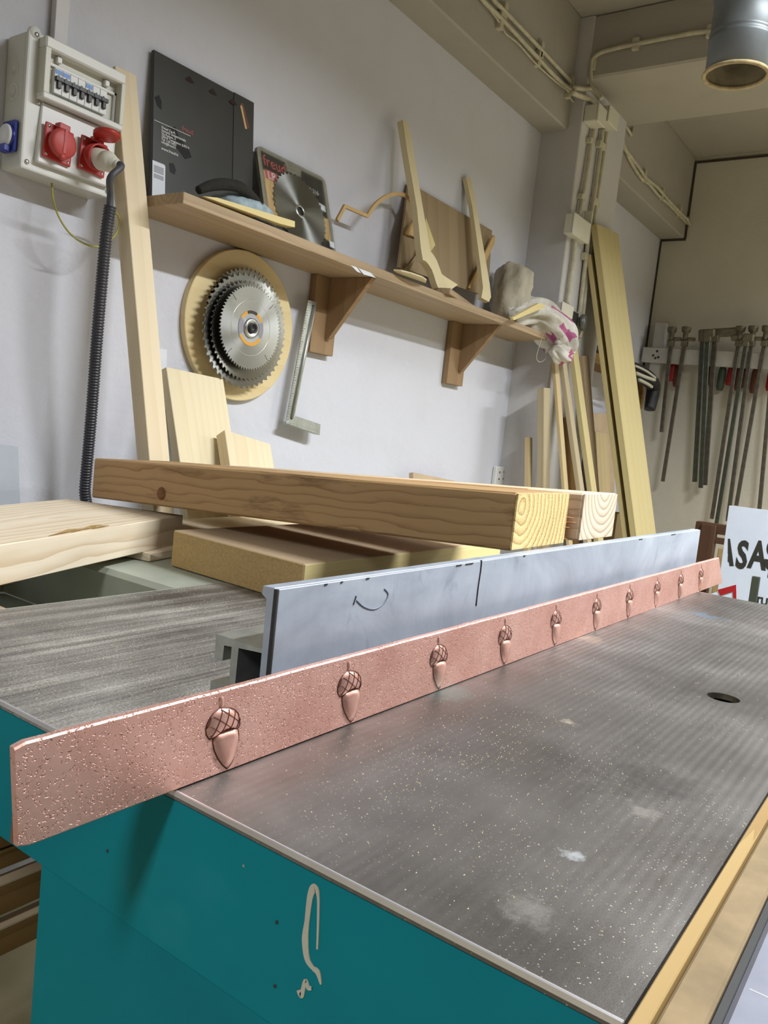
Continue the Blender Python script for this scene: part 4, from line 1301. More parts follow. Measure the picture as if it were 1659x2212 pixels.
# cloth bundle
cb = thing('cloth_bundle', (2.95, 1.5, SZ1), 'crumpled white cloth with pink stripes hanging off the right end of the shelf', 'cloth')
hd = smooth_path([V((2.93, 1.545, SZ1 + 0.015)), V((2.93, 1.545, SZ1 + 0.10)), V((2.95, 1.54, SZ1 + 0.185)), V((2.97, 1.53, SZ1 + 0.235))], 6)
def folds(t, a): return 1 + 0.10 * math.sin(3 * a + 5 * t) + 0.07 * math.sin(7 * a - 9 * t) + 0.05 * math.sin(11 * a + 13 * t)
nh = len(hd)
tube('bag_head', hd, 0.06, M_BAG, cb, 36, [0.075 * math.sqrt(max(0.02, 1 - (2 * i / (nh - 1) - 1) ** 4)) for i in range(nh)], folds)
bd_ = smooth_path([V((2.87, 1.51, SZ1 + 0.03)), V((3.0, 1.49, SZ1 + 0.075)), V((3.08, 1.465, SZ1 + 0.06)), V((3.15, 1.43, SZ1 + 0.01)), V((3.17, 1.40, SZ1 - 0.035)), V((3.165, 1.392, SZ1 - 0.07))], 8)
nb = len(bd_)
tube('cloth_body', bd_, 0.06, M_CLOTH, cb, 48, [0.022 + 0.055 * math.sin(math.pi * (0.12 + 0.74 * i / (nb - 1))) for i in range(nb)], lambda t, a: 1 + 0.2 * math.sin(4 * a + 6 * t) + 0.12 * math.sin(9 * a - 11 * t) + 0.06 * math.sin(17 * a + 5 * t), flat=0.8)
kn_ = smooth_path([V((3.10, 1.41, SZ1 - 0.05)), V((3.14, 1.385, SZ1 - 0.075)), V((3.19, 1.38, SZ1 - 0.055))], 7)
tube('cloth_knot', kn_, 0.03, M_CLOTH, cb, 36, [0.014 + 0.024 * math.sin(math.pi * (0.1 + 0.8 * i / (len(kn_) - 1))) for i in range(len(kn_))], lambda t, a: 1 + 0.2 * math.sin(5 * a + 8 * t) + 0.12 * math.sin(11 * a))
tube('loose_thread', smooth_path([PY(1.44, (1181, 730)), PY(1.44, (1186, 752)), PY(1.44, (1178, 775)), PY(1.44, (1166, 782)), PY(1.44, (1159, 772)), PY(1.44, (1166, 745)), PY(1.44, (1170, 732))], 6), 0.0011, M_STRING, cb, 5)
tag(panel('flat_stick', [PY(1.40, p) for p in ((1107, 686), (1164, 655), (1178, 658), (1176, 664), (1110, 692))], (0, 0.012, 0), M_YEL), 'short flat pale stick resting on the crumpled cloth', 'stick')

# ---- plywood disc with saw blades
DC = PY(1.632, (514, 701))
DC = V((1.578, 1.632, 1.410))
dd = thing('blade_disc', (DC.x, YW, DC.z - 0.2), 'round pale plywood disc mounted on the wall below the shelf', 'disc')
MD = axes((DC.x, 1.630, DC.z), (1, 0, 0), (0, -1, 0))
lathe('plywood_disc', [(0.0, 0.0), (0.198, 0.0), (0.2, -0.0015), (0.2, -0.0185), (0.0, -0.0185)], M_DISC, MD, dd, 72, smooth=False)
lathe('peg', [(0.0, 0.0705), (0.0125, 0.0700), (0.0135, 0.069), (0.0135, 0.0)], M_STEEL, MD, dd, 18)
def blade(center_px, y, h_px, n, mat, label, hole=0.0145, rot=0.0, R=None):
    c = PY(y, center_px)
    t = thing('saw_blade', c, label, 'saw blade', 'circular saw blades hung on the plywood disc')
    Mb = axes(c, (1, 0, 0), (0, -1, 0)) @ Matrix.Rotation(rot, 4, 'Z')
    bm_obj('blade_plate', blade_mesh(R, hole, n, 0.003), mat, Mb, t)
    return t, Mb
pegx = DC
rear, Mr = blade((531, 703), 1.612, 0, 60, M_BLADE3, 'dark circular saw blade at the back of the stack on the plywood disc', R=0.151)
mid, Mm = blade((531, 716), 1.592, 0, 48, M_BLADE2, 'large dull circular saw blade in the middle of the stack on the disc', R=0.152, rot=0.05)
mid2, Mm2 = blade((535, 716), 1.580, 0, 54, M_BLADE3, 'dark ring-like saw blade just behind the shiny front blade', R=0.131, rot=0.02)
fr_, Mf = blade((541, 709), 1.560, 0, 72, M_BLADE, 'shiny front circular saw blade with an orange centre label', R=0.1105)
for k in range(4):
    a = 0.78 + k * math.pi / 2
    box('expansion_slot', (0.086, -0.0007, -0.0018), (0.104, 0.0007, 0.0018), M_INSUL, fr_, 0, Mf @ Matrix.Rotation(a, 4, 'Z'))
lathe('centre_label', [(0.017, 0.0017), (0.017, 0.0021), (0.046, 0.0021), (0.046, 0.0017)], plain('label_silver', '#a7abb2', 0.35, 0.4), Mf, fr_, 48, smooth=False)
def arc_band(r0, r1, a0, a1, z, mat, name, parent, M):
    bm = bmesh.new()
    n = 14
    A = [bm.verts.new((r0 * math.cos(a0 + (a1 - a0) * i / n), r0 * math.sin(a0 + (a1 - a0) * i / n), z)) for i in range(n + 1)]
    B = [bm.verts.new((r1 * math.cos(a0 + (a1 - a0) * i / n), r1 * math.sin(a0 + (a1 - a0) * i / n), z)) for i in range(n + 1)]
    for i in range(n): bm.faces.new((A[i], B[i], B[i + 1], A[i + 1]))
    return bm_obj(name, bm, mat, M, parent)
for a0, a1 in ((0.55, 2.6), (-2.6, -0.55)):
    arc_band(0.037, 0.0458, a0, a1, 0.0024, M_ORANGE, 'orange_arc', fr_, Mf)
for a0, a1 in ((1.15, 2.0),):
    arc_band(0.0375, 0.0455, a0, a1, 0.0026, M_INSUL, 'black_arc', fr_, Mf)
for a0, a1 in ((-0.5, 0.5), (2.65, 3.63)):
    arc_band(0.030, 0.0455, a0, a1, 0.0024, M_GRAYP, 'grey_arc', fr_, Mf)
lathe('scribed_ring', [(0.0705, 0.0015), (0.0707, 0.0018), (0.0713, 0.0018), (0.0715, 0.0015)], M_STEEL, Mf, fr_, 48)
hub = thing('hub_bolt', Mf.translation, 'dark chrome hub bolt in the centre of the front saw blade', 'bolt')
lathe('washer', [(0.0, 0.004), (0.012, 0.004), (0.02, 0.008), (0.025, 0.0075), (0.026, 0.003)], M_STEEL, Mf, hub, 28)
lathe('nut', [(0.0, 0.007), (0.009, 0.0075), (0.0095, 0.013), (0.013, 0.0135), (0.0135, 0.006)], M_INSUL, Mf, hub, 24)

# ---- aluminium mitre square
sq = thing('mitre_square', (1.85, YW, 1.15), 'aluminium try square hanging on the wall under the shelf', 'square')
q_ = [PY(1.612, p) for p in ((666, 648), (685, 652), (633, 919), (617, 917))]
panel('blade', [q_[0], q_[1], q_[2], q_[3]], (0, 0.004, 0), M_ALU, (0.1, 0, 1), sq, 0.0005)
ctr0 = (q_[0] + q_[1]) / 2 + V((0.006, -0.002, -0.012)); ctr1 = (q_[2] + q_[3]) / 2 + V((0.006, -0.002, 0.02))
tube('ridge', [ctr0, ctr1], 0.0045, M_ALU, sq, 8)
dl = (q_[3] - q_[0])
for k in range(46):
    p = q_[0] + dl * (0.02 + 0.96 * k / 46)
    ln = 0.010 if k % 5 == 0 else 0.006
    box('graduation', p + V((0.0006, -0.0006, 0)), p + V((ln, 0.0, 0.0010)), M_INSUL, sq)
q2 = [PY(1.606, p) for p in ((617, 917), (640, 899), (693, 917), (691, 940))]
panel('stock', q2, (0, 0.016, 0), M_ALU, (1, 0, 0), sq, 0.001)
panel('stock_lip', [PY(1.600, p) for p in ((622, 916), (631, 914), (692, 933), (691, 940))], (0, 0.022, 0), M_ALU, (1, 0, 0), sq, 0.001)
tmat = axes(PY(1.6105, (661, 768)), (q_[3] - q_[0]), (0, -1, 0))
text('maker_print', 'CANON', 0.0125, M_INSUL, axes(PY(1.6085, (655.5, 770)) , (q_[3] - q_[0]), (0, -1, 0)), sq, 0.0001)
lathe('hang_hole', [(0.0, 0.0006), (0.0032, 0.0006), (0.0034, -0.0002)], M_INSUL, axes(PY(1.6118, (676, 661)), (1, 0, 0), (0, -1, 0)), sq, 12)
# wall socket near the corner
ws = thing('wall_socket', (3.15, YW, 1.0), 'white wall socket low on the wall near the column', 'socket')
wz = PY(1.63, (1082, 1030))
box('plate', (wz.x - 0.05, 1.628, wz.z - 0.04), (wz.x + 0.05, YW - 0.001, wz.z + 0.045), M_WHITEP, ws, 0.004)
for dx, dz in ((-0.02, 0.02), (0.02, 0.022), (-0.02, -0.01), (0.02, -0.008)):
    lathe('hole', [(0.0, 0.0005), (0.005, 0.0005), (0.0055, -0.001)], M_HBRN, axes((wz.x + dx, 1.6278, wz.z + dz), (1, 0, 0), (0, -1, 0)), ws, 12)
# low board seen above the beam
lean('leaning_board', 'low tan board edge showing just above the beams by the wall', 'board', (940, 1030), 1.60, (940, 1060), 1.59, 0.30, 0.02, M_MDFT, 0.4)

# ================================================================== corner boards
G_C = 'boards leaning in the corner by the column'
lean('corner_post', 'shortest pale post leaning at the left of the corner boards', 'board', (1147, 945), 1.485, (1146, 1045), 1.455, 0.03, 0.022, M_LATH, 0.0, G_C)
lean('corner_board', 'medium grey-tan board standing left of the thin corner slats', 'board', (1182, 838), 1.430, (1181, 1048), 1.39, 0.065, 0.03, M_GTAN, 0.0, G_C)
lean('wood_lath', 'leftmost thin tan slat leaning in the corner under the cloth', 'slat', (1199, 742), 1.452, (1224, 1055), 1.315, 0.04, 0.014, M_LATH, 0.0, G_C)
lean('wood_lath', 'middle greyish slat leaning in the corner under the cloth', 'slat', (1214, 742), 1.448, (1258, 1057), 1.27, 0.045, 0.02, M_GTAN, 0.0, G_C)
lean('wood_lath', 'rightmost yellow slat leaning in the corner under the cloth', 'slat', (1240, 735), 1.435, (1284, 1060), 1.255, 0.06, 0.022, M_LONG, 0.0, G_C)
lean('corner_board', 'brown board standing directly behind the rightmost yellow slat', 'board', (1266, 768), 1.440, (1285, 1010), 1.36, 0.07, 0.02, M_SHELF, 0.0, G_C)
lean('corner_board', 'narrow tan board in the dark between the thin corner slats', 'board', (1232, 900), 1.44, (1240, 1050), 1.42, 0.05, 0.02, M_DKWOOD, 0.0, G_C)
# tan sheets in the recess
lean('fibreboard_sheet', 'large tan fibreboard sheet standing in the recess behind the column', 'sheet', (1306, 893), 1.60, (1303, 1060), 1.56, 0.36, 0.012, M_MDFT, 0.0)
lean('fibreboard_sheet', 'smaller pale fibreboard sheet in front of the large tan sheet', 'sheet', (1300, 935), 1.56, (1306, 1060), 1.50, 0.17, 0.012, M_LATH, 0.0)
cbx = PY(1.55, (1344, 1108))
bxo = thing('cardboard_box', (cbx.x, 1.5, 0), 'small open cardboard box behind the long yellow boards', 'box')
bx_a, bx_b = PY(1.30, (1334, 1110)), PY(1.30, (1353, 1112))
for nm, lo, hi in (('panel', (bx_a.x, 1.30, bx_a.z - 0.3), (bx_b.x, 1.305, bx_a.z)), ('panel', (bx_a.x, 1.395, bx_a.z - 0.3), (bx_b.x, 1.40, bx_a.z)), ('panel', (bx_a.x, 1.305, bx_a.z - 0.3), (bx_a.x + 0.005, 1.395, bx_a.z)), ('panel', (bx_b.x - 0.005, 1.305, bx_a.z - 0.3), (bx_b.x, 1.395, bx_a.z)), ('base', (bx_a.x, 1.30, bx_a.z - 0.305), (bx_b.x, 1.40, bx_a.z - 0.3))):
    box(nm, lo, hi, M_BOXCARD, bxo)
lowst = tag(box('low_stand', (bx_a.x + 0.07, 1.27, 0.0), (bx_b.x, 1.43, bx_a.z - 0.306), M_BROWN, None, 0.004), 'low brown stand under the small cardboard box', 'stand')
# two long yellow boards
lean('long_board', 'long wide yellow pine board leaning against the column conduit box', 'board', (1313, 494), 1.425, (1396, 1150), 1.112, 0.285, 0.028, M_LONG, 0.0, G_C)
lean('long_board', 'second long yellow board half hidden behind the wide yellow one', 'board', (1296, 556), 1.442, (1372, 1150), 1.16, 0.16, 0.02, M_LONG, 0.0, G_C, side=0.75)

# ================================================================== conduits
CYF = 1.47
def conduit(name, pxs, y, r, label, mat=M_CABLE, parent=None, n=5):
    P = [PY(y, p) for p in pxs]
    o = tube(name, smooth_path(P, n), r, mat, parent, 8)
    if parent is None: tag(o, label, 'conduit')
    return o
def clip_at(p, y, parent, s=0.022, tx=0.02):
    q = PY(y, p)
    return box('clip', q - V((tx, 0.008, s / 2)), q + V((tx, CYF - y, s / 2)), M_CABLE, parent, 0.002)
c1 = thing('column_conduit', PY(1.46, (1250, 450)), 'single cream conduit clipped down the left of the column', 'conduit')
conduit('pipe', [(1285, 270), (1277, 310), (1266, 380), (1257, 430), (1252, 460)], 1.455, 0.010, '', parent=c1)
for p in ((1277, 305), (1258, 425)): clip_at(p, 1.455, c1)
conduit('pipe', [(1242, 522), (1238, 560), (1231, 610), (1225, 656)], 1.455, 0.010, '', parent=c1)
c2 = thing('column_conduit', PY(1.46, (1280, 450)), 'pair of cream conduits clipped down the middle of the column', 'conduit')
conduit('pipe', [(1302, 278), (1296, 330), (1284, 420), (1276, 470), (1268, 540), (1262, 590), (1252, 680), (1246, 720)], 1.455, 0.010, '', parent=c2)
conduit('pipe', [(1311, 280), (1304, 330), (1291, 420), (1284, 470), (1276, 540), (1270, 575), (1258, 690), (1252, 730)], 1.455, 0.010, '', parent=c2)
for p in ((1300, 315), (1287, 437), (1268, 556), (1254, 684)): clip_at(p, 1.455, c2, 0.03, 0.035)
# boxes on the column
def jbox(label, p0, p1, y0, parent_name='junction_box', side=True, mat=M_CREAMPL):
    a, b = PY(y0, p0), PY(y0, p1)
    z0, z1 = min(a.z, b.z), max(a.z, b.z)
    t = thing(parent_name, (a.x, CYF, z0), label, 'junction box')
    box('case', (a.x, y0 + 0.006, z0), (b.x, CYF - 0.0005, z1), mat, t, 0.004)
    box('lid', (a.x - 0.002, y0, z0 - 0.002), (b.x + 0.002, y0 + 0.008, z1 + 0.002), mat, t, 0.003)
    return t, a, b
jbox('left of two cream junction boxes at the top of the column', (1296, 222), (1307, 276), 1.405)
jbox('right of two cream junction boxes at the top of the column', (1319, 226), (1334, 282), 1.405)
t_, a_, b_ = jbox('larger cream junction box with a writing label, halfway up the column', (1243, 459), (1272, 527), 1.425)
lx = b_.x + 0.004
tg_ = panel('writing_label', [PX(lx, p) for p in ((1275, 462), (1288, 478), (1280, 528), (1268, 530))] if False else [V((lx, 1.428, b_.z + 0.03)), V((lx, 1.466, b_.z + 0.03)), V((lx, 1.466, b_.z + 0.14)), V((lx, 1.428, b_.z + 0.14))], (-0.003, 0, 0), M_CREAMPL, None, t_)
for k in range(3):
    box('pen_mark', (lx, 1.436, b_.z + 0.055 + 0.025 * k), (lx + 0.0006, 1.456, b_.z + 0.062 + 0.025 * k), M_INSUL, t_)
t2_, a2_, b2_ = jbox('small cream socket box low on the column', (1217, 652), (1237, 690), 1.435, 'socket_box')
kb = PY(1.43, (1257, 697))
kt = thing('pull_switch', kb, 'dark round switch knob beside the small socket box on the column', 'switch')
lathe('knob', [(0.0, 0.02), (0.03, 0.018), (0.036, 0.01), (0.036, 0.0), (0.0, 0.0)], plain('knob_grey', '#55554f', 0.35), axes(kb, (1, 0, 0), (-0.5, -0.9, 0)), kt, 24)
box('switch_body', (kb.x - 0.10, 1.435, kb.z - 0.035), (kb.x - 0.03, 1.468, kb.z + 0.035), M_BLACK, kt, 0.004)
# cable runs on the beams
def run(name, pxs, y, label, r=0.008, clips=()):
    t = thing(name, PY(y, pxs[len(pxs) // 2]), label, 'cable')
    tube('cable', smooth_path([PY(y, p) for p in pxs], 6), r, M_CABLE, t, 8)
    for p in clips:
        q = PY(y, p)
        box('clip', q - V((0.012, 0.004, 0.03)), q + V((0.012, 0.02, 0.03)), M_CABLE, t, 0.002)
    return t
cl_ = [(1094, 28), (1170, 112), (1236, 190)]
run('beam_cable', [(1030, -30), (1043, 0), (1085, 42), (1150, 112), (1200, 166), (1228, 190), (1240, 199)], 1.515, 'lower cream cable along the ceiling beam over the shelf', 0.008, [(1084, 44), (1166, 126), (1232, 196)])
run('beam_cable', [(1050, -30), (1066, 0), (1092, 26), (1170, 108), (1236, 180)], 1.515, 'upper cream cable along the ceiling beam over the shelf', 0.008, [(1092, 26), (1171, 108), (1236, 182)])
run('beam_cable', [(1030, -18), (1080, 50), (1092, 72), (1120, 95), (1160, 140), (1200, 176), (1228, 198), (1236, 218), (1262, 222)], 1.517, 'thin sagging cream wire below the two beam cables', 0.0035)
run('column_cable', [(1236, 200), (1256, 208), (1272, 214), (1285, 226), (1287, 232)], 1.462, 'short cream cable bending from the beam into the left junction box', 0.011)
run('column_cable', [(1240, 190), (1262, 192), (1275, 190), (1288, 200), (1296, 212)], 1.462, 'short upper cream cable bending into the left junction box', 0.010)
# cross-beam cable on the -x face
def runx(x, pxs, label, clips):
    t = thing('crossbeam_cable', PX(x, pxs[len(pxs) // 2]), label, 'cable')
    tube('cable', smooth_path([PX(x, p) for p in pxs], 6), 0.009, M_CABLE, t, 8)
    for p in clips:
        q = PX(x, p)
        box('clip', q - V((0.004, 0.014, 0.024)), q + V((0.02, 0.014, 0.024)), M_CABLE, t, 0.002)
runx(3.224, [(1299, 213), (1288, 195), (1278, 182), (1276, 160), (1278, 138), (1284, 124), (1300, 113), (1340, 102), (1373, 95), (1440, 82), (1500, 71), (1560, 64), (1640, 52)], 'cream cable running along the face of the ceiling crossbeam', [(1279, 138), (1373, 94), (1534, 66)])
# twisted cables on the far beam
run('far_beam_cable', [(1316, 276), (1328, 290), (1340, 305), (1352, 325), (1380, 362), (1395, 384), (1420, 405), (1440, 428), (1460, 450), (1478, 468), (1490, 482)], 1.495, 'cream cable twisted along the far ceiling beam towards the back wall', 0.009, [(1345, 312), (1394, 380), (1432, 420), (1470, 458)])
run('far_beam_cable', [(1336, 282), (1350, 318), (1360, 345), (1385, 385), (1402, 398), (1425, 425), (1445, 442), (1470, 468), (1486, 484)], 1.50, 'second cream cable twisted along the far ceiling beam', 0.008)
run('far_beam_cable', [(1350, 270), (1360, 285), (1364, 292), (1368, 275)], 1.50, 'short bent cable end sticking out beside the right junction box', 0.007)
run('far_beam_cable', [(1484, 470), (1489, 484), (1496, 488), (1499, 478)], 1.485, 'short hooked cable end at the back wall corner', 0.008)

# ================================================================== back wall: clamp rack
rack = thing('clamp_rack', (4.93, 1.3, 1.74), 'white painted wooden rail with a post holding bar clamps on the back wall', 'rack')
rl = slab('rail', (4.85, 1.632, 1.750), (0, -2.3, -0.045), (0, 0, 0.088), (0.028, 0, 0), M_WHITEP if False else plain('white_painted_wood', '#c6c4bd', 0.7, var=0.08, vs=12), rack, 0.003)
M_WPW = rl.data.materials[0]
slab('post', (4.88, 1.588, 1.53), (0, 0, 0.46), (0, -0.062, 0), (0.06, 0, 0), M_WPW, rack, 0.002)
slab('post_end', (4.879, 1.589, 1.99), (0, -0.064, 0), (0.062, 0, 0), (0, 0, 0.003), M_TAN, rack, 0.0)
for dy, dz in ((0, 0.02), (0.02, -0.005), (0.005, -0.02), (-0.012, -0.015)):
    lathe('nail_hole', [(0, 0.001), (0.007, 0.001), (0.008, -0.002)], M_INSUL, axes((4.8495, 1.545 + dy, 1.795 + dz), (0, 1, 0), (-1, 0, 0)), rack, 8)
def clamp(top, bot, label, mat, head='a', handle=None, hp=None, wid=0.021, x=4.832):
    A, B = PX(x, top), PX(x, bot)
    t = thing('bar_clamp', B, label, 'clamp', 'bar clamps on the rack')
    d = (A - B)
    up_ = d.normalized()
    sd = V((0, -1, 0)); sd = (sd - up_ * sd.dot(up_)).normalized()
    slab('bar', B - sd * wid / 2, d + up_ * 0.02, sd * wid, V((0.012, 0, 0)), mat, t, 0.002)
    # jaw collar above the rail and screw head
    C_ = A + up_ * 0.012
    slab('collar', C_ - sd * (wid * 0.8) + V((-0.010, 0, 0)) - up_ * 0.012, sd * wid * 1.6, V((0.034, 0, 0)), up_ * 0.036, M_IRONH, t, 0.004)
    if head == 'a':
        lathe('screw_head', [(0.0, 0.075), (0.026, 0.074), (0.028, 0.068), (0.024, 0.045), (0.015, 0.04), (0.014, 0.0), (0.02, -0.002)], M_IRONH, axes(C_ + up_ * 0.024, sd, up_), t, 14)
        slab('jaw', C_ + sd * 0.012 + up_ * 0.02 + V((-0.008, 0, 0)), sd * 0.045, V((0.024, 0, 0)), up_ * 0.02, M_IRONH, t, 0.004)
    elif head == 'b':
        slab('jaw', C_ - sd * 0.02 + up_ * 0.012 + V((-0.012, 0, 0)), sd * 0.15, V((0.03, 0, 0)), up_ * 0.05, M_IRONH, t, 0.012)
        slab('jaw_pad', C_ + sd * 0.09 + up_ * -0.012 + V((-0.012, 0, 0)), sd * 0.04, V((0.03, 0, 0)), up_ * 0.03, M_IRONH, t, 0.004)
    else:
        slab('jaw', C_ - sd * 0.022 + up_ * 0.012 + V((-0.012, 0, 0)), sd * 0.06, V((0.03, 0, 0)), up_ * 0.045, M_IRONH, t, 0.006)
    if handle is not None:
        H = PX(4.92, hp[0]); H2 = PX(4.92, hp[1])
        tube('handle', [H + V((-0.01, 0, 0.03)), H + V((-0.01, 0, 0.0)), H2 + V((-0.01, 0, 0.02)), H2 + V((-0.01, 0, 0.0))], 0.02, handle, t, 10, [0.012, 0.021, 0.022, 0.016])
    return t
clamp((1448, 748), (1428, 933), 'short bar clamp with a bright red handle, leftmost on the rack', M_IRONC, 'a', M_HRED, ((1455, 795), (1452, 824)))
clamp((1477, 748), (1431, 1040), 'long brown bar clamp slanting left, second from the left on the rack', M_IRONC, 'a', M_HBRN, ((1465, 800), (1461, 836)))
clamp((1517, 738), (1500, 1041), 'dark bar clamp at the left of the tight middle group', M_IRONG, 'c', None, None, 0.026)
clamp((1528, 738), (1513, 1054), 'grey bar clamp in the centre of the tight middle group', M_STEEL if False else M_IRONG, 'c', M_HBRN, ((1535, 800), (1532, 832)), 0.024, 4.785)
clamp((1543, 738), (1522, 1048), 'wide steel bar clamp with a big cast jaw, right of the tight middle group', M_IRONC, 'b', M_HGRN, ((1562, 800), (1555, 844)), 0.027)
clamp((1594, 748), (1537, 1121), 'long bar clamp with a red handle in the right hand group', M_IRONC, 'a', M_HRED, ((1581, 800), (1575, 833)))
clamp((1610, 748), (1547, 1132), 'long green-grey bar clamp, longest in the right hand group', M_IRONG, 'c', M_HBRN, ((1599, 802), (1594, 844)), 0.021, 4.785)
clamp((1622, 748), (1571, 1126), 'long rusty bar clamp with a dark brown handle in the right hand group', M_IRONC, 'a', M_HBRN, ((1610, 802), (1606, 838)))
clamp((1650, 748), (1590, 1092), 'bar clamp with a reddish brown handle near the right picture edge', M_IRONC, 'a', M_HBRN, ((1634, 804), (1627, 850)))
clamp((1672, 748), (1640, 1100), 'bar clamp cut by the right picture edge above the sign', M_IRONC, 'a', M_HRED, ((1668, 806), (1662, 845)))

# small shelf with a dark bag in the recess
z_s = PY(1.52, (1290, 800))
ss = thing('recess_shelf', (4.3, 1.6, 1.6), 'small brown shelf in the recess behind the long yellow boards', 'shelf')
xa, xb = PY(1.52, (1289, 800)).x, PY(1.52, (1396, 850)).x
xa = 3.78; xb = 4.75
zs = 1.66
box('board', (xa, 1.50, zs - 0.05), (xb, YW - 0.001, zs), M_DKWOOD, ss, 0.002)
box('bracket', (xa + 0.1, 1.55, zs - 0.2), (xa + 0.14, YW - 0.001, zs - 0.05), M_DKWOOD, ss, 0.002)
box('bracket', (xb - 0.14, 1.52, zs - 0.2), (xb - 0.1, YW - 0.001, zs - 0.05), M_DKWOOD, ss, 0.002)
bt = thing('black_bag', (4.55, 1.48, zs), 'black bag with pale straps hanging over the small recess shelf', 'bag')
def B_(p, y=1.46): return PY(y, p)
M_BAGK = plain('black_fabric', '#1a1b1e', 0.6, var=0.25, vs=30, bump=0.4, bs=60, bd=0.004)
bpth = smooth_path([B_((1352, 798), 1.45), B_((1378, 804), 1.45), B_((1402, 820), 1.45), B_((1412, 836), 1.45), B_((1408, 860), 1.45), B_((1402, 884), 1.45)], 6)
nb_ = len(bpth)
tube('bag_body', bpth, 0.05, M_BAGK, bt, 20, [0.05 - 0.02 * i / (nb_ - 1) for i in range(nb_)], lambda t, a: 1 + 0.1 * math.sin(3 * a + 7 * t))
M_STRAP = plain('pale_strap', '#b9b7a4', 0.8, var=0.1)
for pts, w_ in (([(1372, 790), (1395, 801), (1416, 816)], 0.006), ([(1374, 806), (1396, 815), (1414, 821)], 0.009), ([(1380, 820), (1398, 829), (1408, 836)], 0.008)):
    tube('strap', smooth_path([B_(p, 1.385) for p in pts], 5), w_, M_STRAP, bt, 6)
bk = thing('black_spray_tool', (3.85, 1.55, zs), 'small black tool standing on the recess shelf by the column', 'tool')
kq_ = PY(1.50, (1296, 797))
tube('tool_body', smooth_path([V((kq_.x - 0.05, 1.53, zs + 0.022)), V((kq_.x + 0.0, 1.53, zs + 0.022)), V((kq_.x + 0.08, 1.53, zs + 0.022))], 4), 0.022, M_BLACK, bk, 12)
tube('tool_handle', smooth_path([V((kq_.x + 0.06, 1.53, zs + 0.03)), V((kq_.x + 0.05, 1.53, zs + 0.08)), V((kq_.x + 0.09, 1.53, zs + 0.10)), V((kq_.x + 0.12, 1.53, zs + 0.06))], 4), 0.014, M_BLACK, bk, 10)

# ================================================================== trestle and sign
tr_ = thing('brown_trestle', (4.3, 1.0, 0), 'dark brown wooden trestle standing behind the white sign', 'trestle')
TXx = 4.25
r0, r1 = PX(TXx, (1502, 1136)), PX(TXx, (1590, 1142))
def tb(name, a, b, h, d=0.05):
    A, B = PX(TXx, a), PX(TXx, b)
    return slab(name, A - V((0, 0, h / 2)), B - A + V((0, -0.8, 0.0)), V((0, 0, h)), V((d, 0, 0)), M_BROWN, tr_, 0.003)
tb('top_rail', (1502, 1136), (1590, 1149), 0.05, 0.06)
tb('lower_rail', (1516, 1163), (1590, 1172), 0.03, 0.03)
for p in ((1531, 1133), (1645, 1133)):
    A = PX(TXx - 0.02, p)
    slab('post', (A.x, A.y + 0.035, 0.0), (0, 0, A.z + 0.0), (0, -0.07, 0), (0.06, 0, 0), M_BROWN, tr_, 0.003)
box('bottom_board', (TXx + 0.04, -0.4, 0.35), (TXx + 0.3, r0.y, 0.38), M_PINE, tr_, 0.002)
sg = thing('sign_board', (3.25, 0.5, 0), 'white sign board with large black letters at the right edge', 'sign')
sx = 3.25
A, B = PX(sx, (1575, 1092)), PX(sx + 0.0, (1568, 1275))
svU = V((-0.0, A.y - B.y, A.z - B.z))
slab('sign_panel', (sx, A.y - 0.012, 0.25), (0, -0.75, 0.012), (0, 0.012, A.z - 0.25), (0.006, 0, 0), M_SIGN, sg, 0.0008)
for y in (A.y - 0.1, A.y - 0.65):
    slab('support_leg', (sx + 0.008, y, 0.0), (0.12, 0, 0.95), (0, -0.04, 0), (0.03, 0, 0), M_BROWN, sg, 0.002)
def sign_text(s, px, h_px_m, mat, sxx=1.0, nm='lettering', bold=0.0):
    P = PX(sx - 0.001, px)
    return text(nm, s, h_px_m, mat, axes(P, (0, -1, 0.016), (-1, 0, 0)), sg, 0.0004, sxx, 'LEFT', bold)
# the first A is cut by the panel edge: place it as its own letter outline
hA = (PX(sx, (1600, 1165)).z - PX(sx, (1600, 1223)).z)
hl = hA / 0.70
P_ = PX(sx - 0.001, (1571.5, 1222))
panel('letter_part', [PX(sx - 0.001, p) for p in ((1572.5, 1163.5), (1577, 1164), (1585, 1223), (1576, 1223), (1574.5, 1214), (1572, 1214), (1572.2, 1201), (1573.2, 1201), (1572.2, 1196))], (0.0008, 0, 0), M_SIGNK, (0, -1, 0), sg)
sign_text('S', (1587.5, 1224), hl, M_SIGNK, 0.60, 'lettering', 0.005)
sign_text('A', (1616, 1224), hl, M_SIGNK, 0.60, 'lettering', 0.005)
sign_text('Ş', (1648, 1226), hl, M_SIGNK, 0.60, 'lettering', 0.005)
sign_text('TURAN', (1630, 1303), hl * 0.26, M_SIGNK, 0.9, 'lettering', 0.0015)
db = thing('dark_bar', PX(3.1, (1625, 1295)), 'dark green-grey bar standing in front of the white sign', 'bar')
A, B = PX(3.12, (1632, 1246)), PX(3.12, (1624, 1310))
slab('bar', V((B.x, B.y + 0.012, 0.3)), V((0, A.y - B.y + 0.0, A.z - 0.3)), V((0, -0.026, 0)), V((0.02, 0, 0)), M_TEALK, db, 0.002)
lathe('foot', [(0, 0.3), (0.03, 0.3), (0.06, 0.02), (0.065, 0.0), (0, 0.0)], M_BLACK, T((B.x + 0.01, B.y, 0)), db, 20)
rs = thing('warning_sign', PX(3.0, (1570, 1285)), 'white triangular warning sign with a red border beside the table end', 'sign')
rx = 3.02
def rp(name, pts, mat, d):
    return panel(name, [PX(rx - d, p) for p in pts], (0.002, 0, 0), mat, (0, -1, 0), rs)
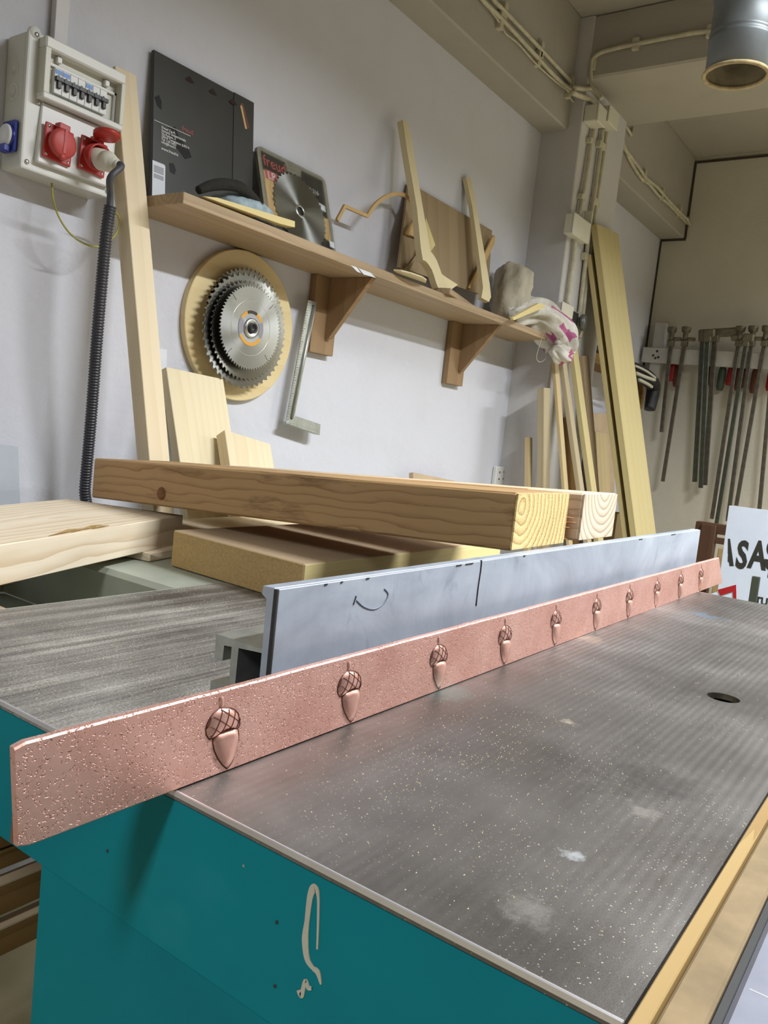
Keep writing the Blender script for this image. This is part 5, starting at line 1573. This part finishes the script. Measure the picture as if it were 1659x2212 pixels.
rp('plate', [(1535, 1283), (1590, 1263), (1593, 1310), (1535, 1345)], M_SIGN, 0.0)
rp('red_border', [(1550, 1274), (1590, 1263), (1591, 1310), (1584, 1310), (1583, 1278), (1556, 1287)], M_SIGNR, 0.003)
ry = PX(rx, (1562, 1320))
box('stand', (rx + 0.003, ry.y - 0.012, 0.0), (rx + 0.025, ry.y + 0.012, ry.z + 0.05), M_BLACK, rs, 0.002)
# small clutter box under the trestle end
tag(box('brown_carton', (4.0, 0.74, 0.0), (4.18, 0.86, 0.80), M_BOXCARD, None, 0.003), 'tall brown carton standing behind the far end of the copper strip', 'box')

# ================================================================== dust extraction duct
DPT = CAM + ray((1589, 163)) * 1.93
dt = thing('extraction_duct', (DPT.x, DPT.y, DPT.z), 'galvanised round extraction duct hanging at the top right', 'duct')
MDt = T(DPT)
R_ = 0.0705
lathe('duct_pipe', [(R_, 0.002), (R_, 0.075), (R_ + 0.002, 0.078), (R_, 0.081), (R_, 0.088), (R_ + 0.002, 0.091), (R_, 0.094), (R_, 0.165), (R_ + 0.003, 0.168), (R_ + 0.003, 0.185), (R_ - 0.002, 0.185), (R_ - 0.002, 0.002)], M_GALV, MDt, dt, 48, close=True)
lathe('rim', [(R_ - 0.004, 0.004), (R_ + 0.004, 0.004), (R_ + 0.0065, 0.0), (R_ + 0.004, -0.004), (R_ - 0.003, -0.003)], M_DUST, MDt, dt, 48, close=True)
lathe('duct_lining', [(R_ - 0.0025, 0.0), (R_ - 0.0025, 0.18), (0.0, 0.18)], M_DUCTIN, MDt, dt, 40)
prof = []
z = 0.178
rr = R_ + 0.004
k = 0
top_z = ZC - DPT.z - 0.002
while z < top_z:
    prof.append((rr + (0.007 if k % 2 else -0.002) + 0.02 * min(1, (z - 0.178) / 0.12), z))
    z += 0.011
    k += 1
bmh = lathe('foil_hose', prof, M_FOIL, MDt, dt, 40)
for v in bmh.data.vertices:
    q = noise.noise_vector(v.co * 11)
    v.co += q * 0.012 * min(1, max(0, (v.co.z - 0.18) / 0.05))
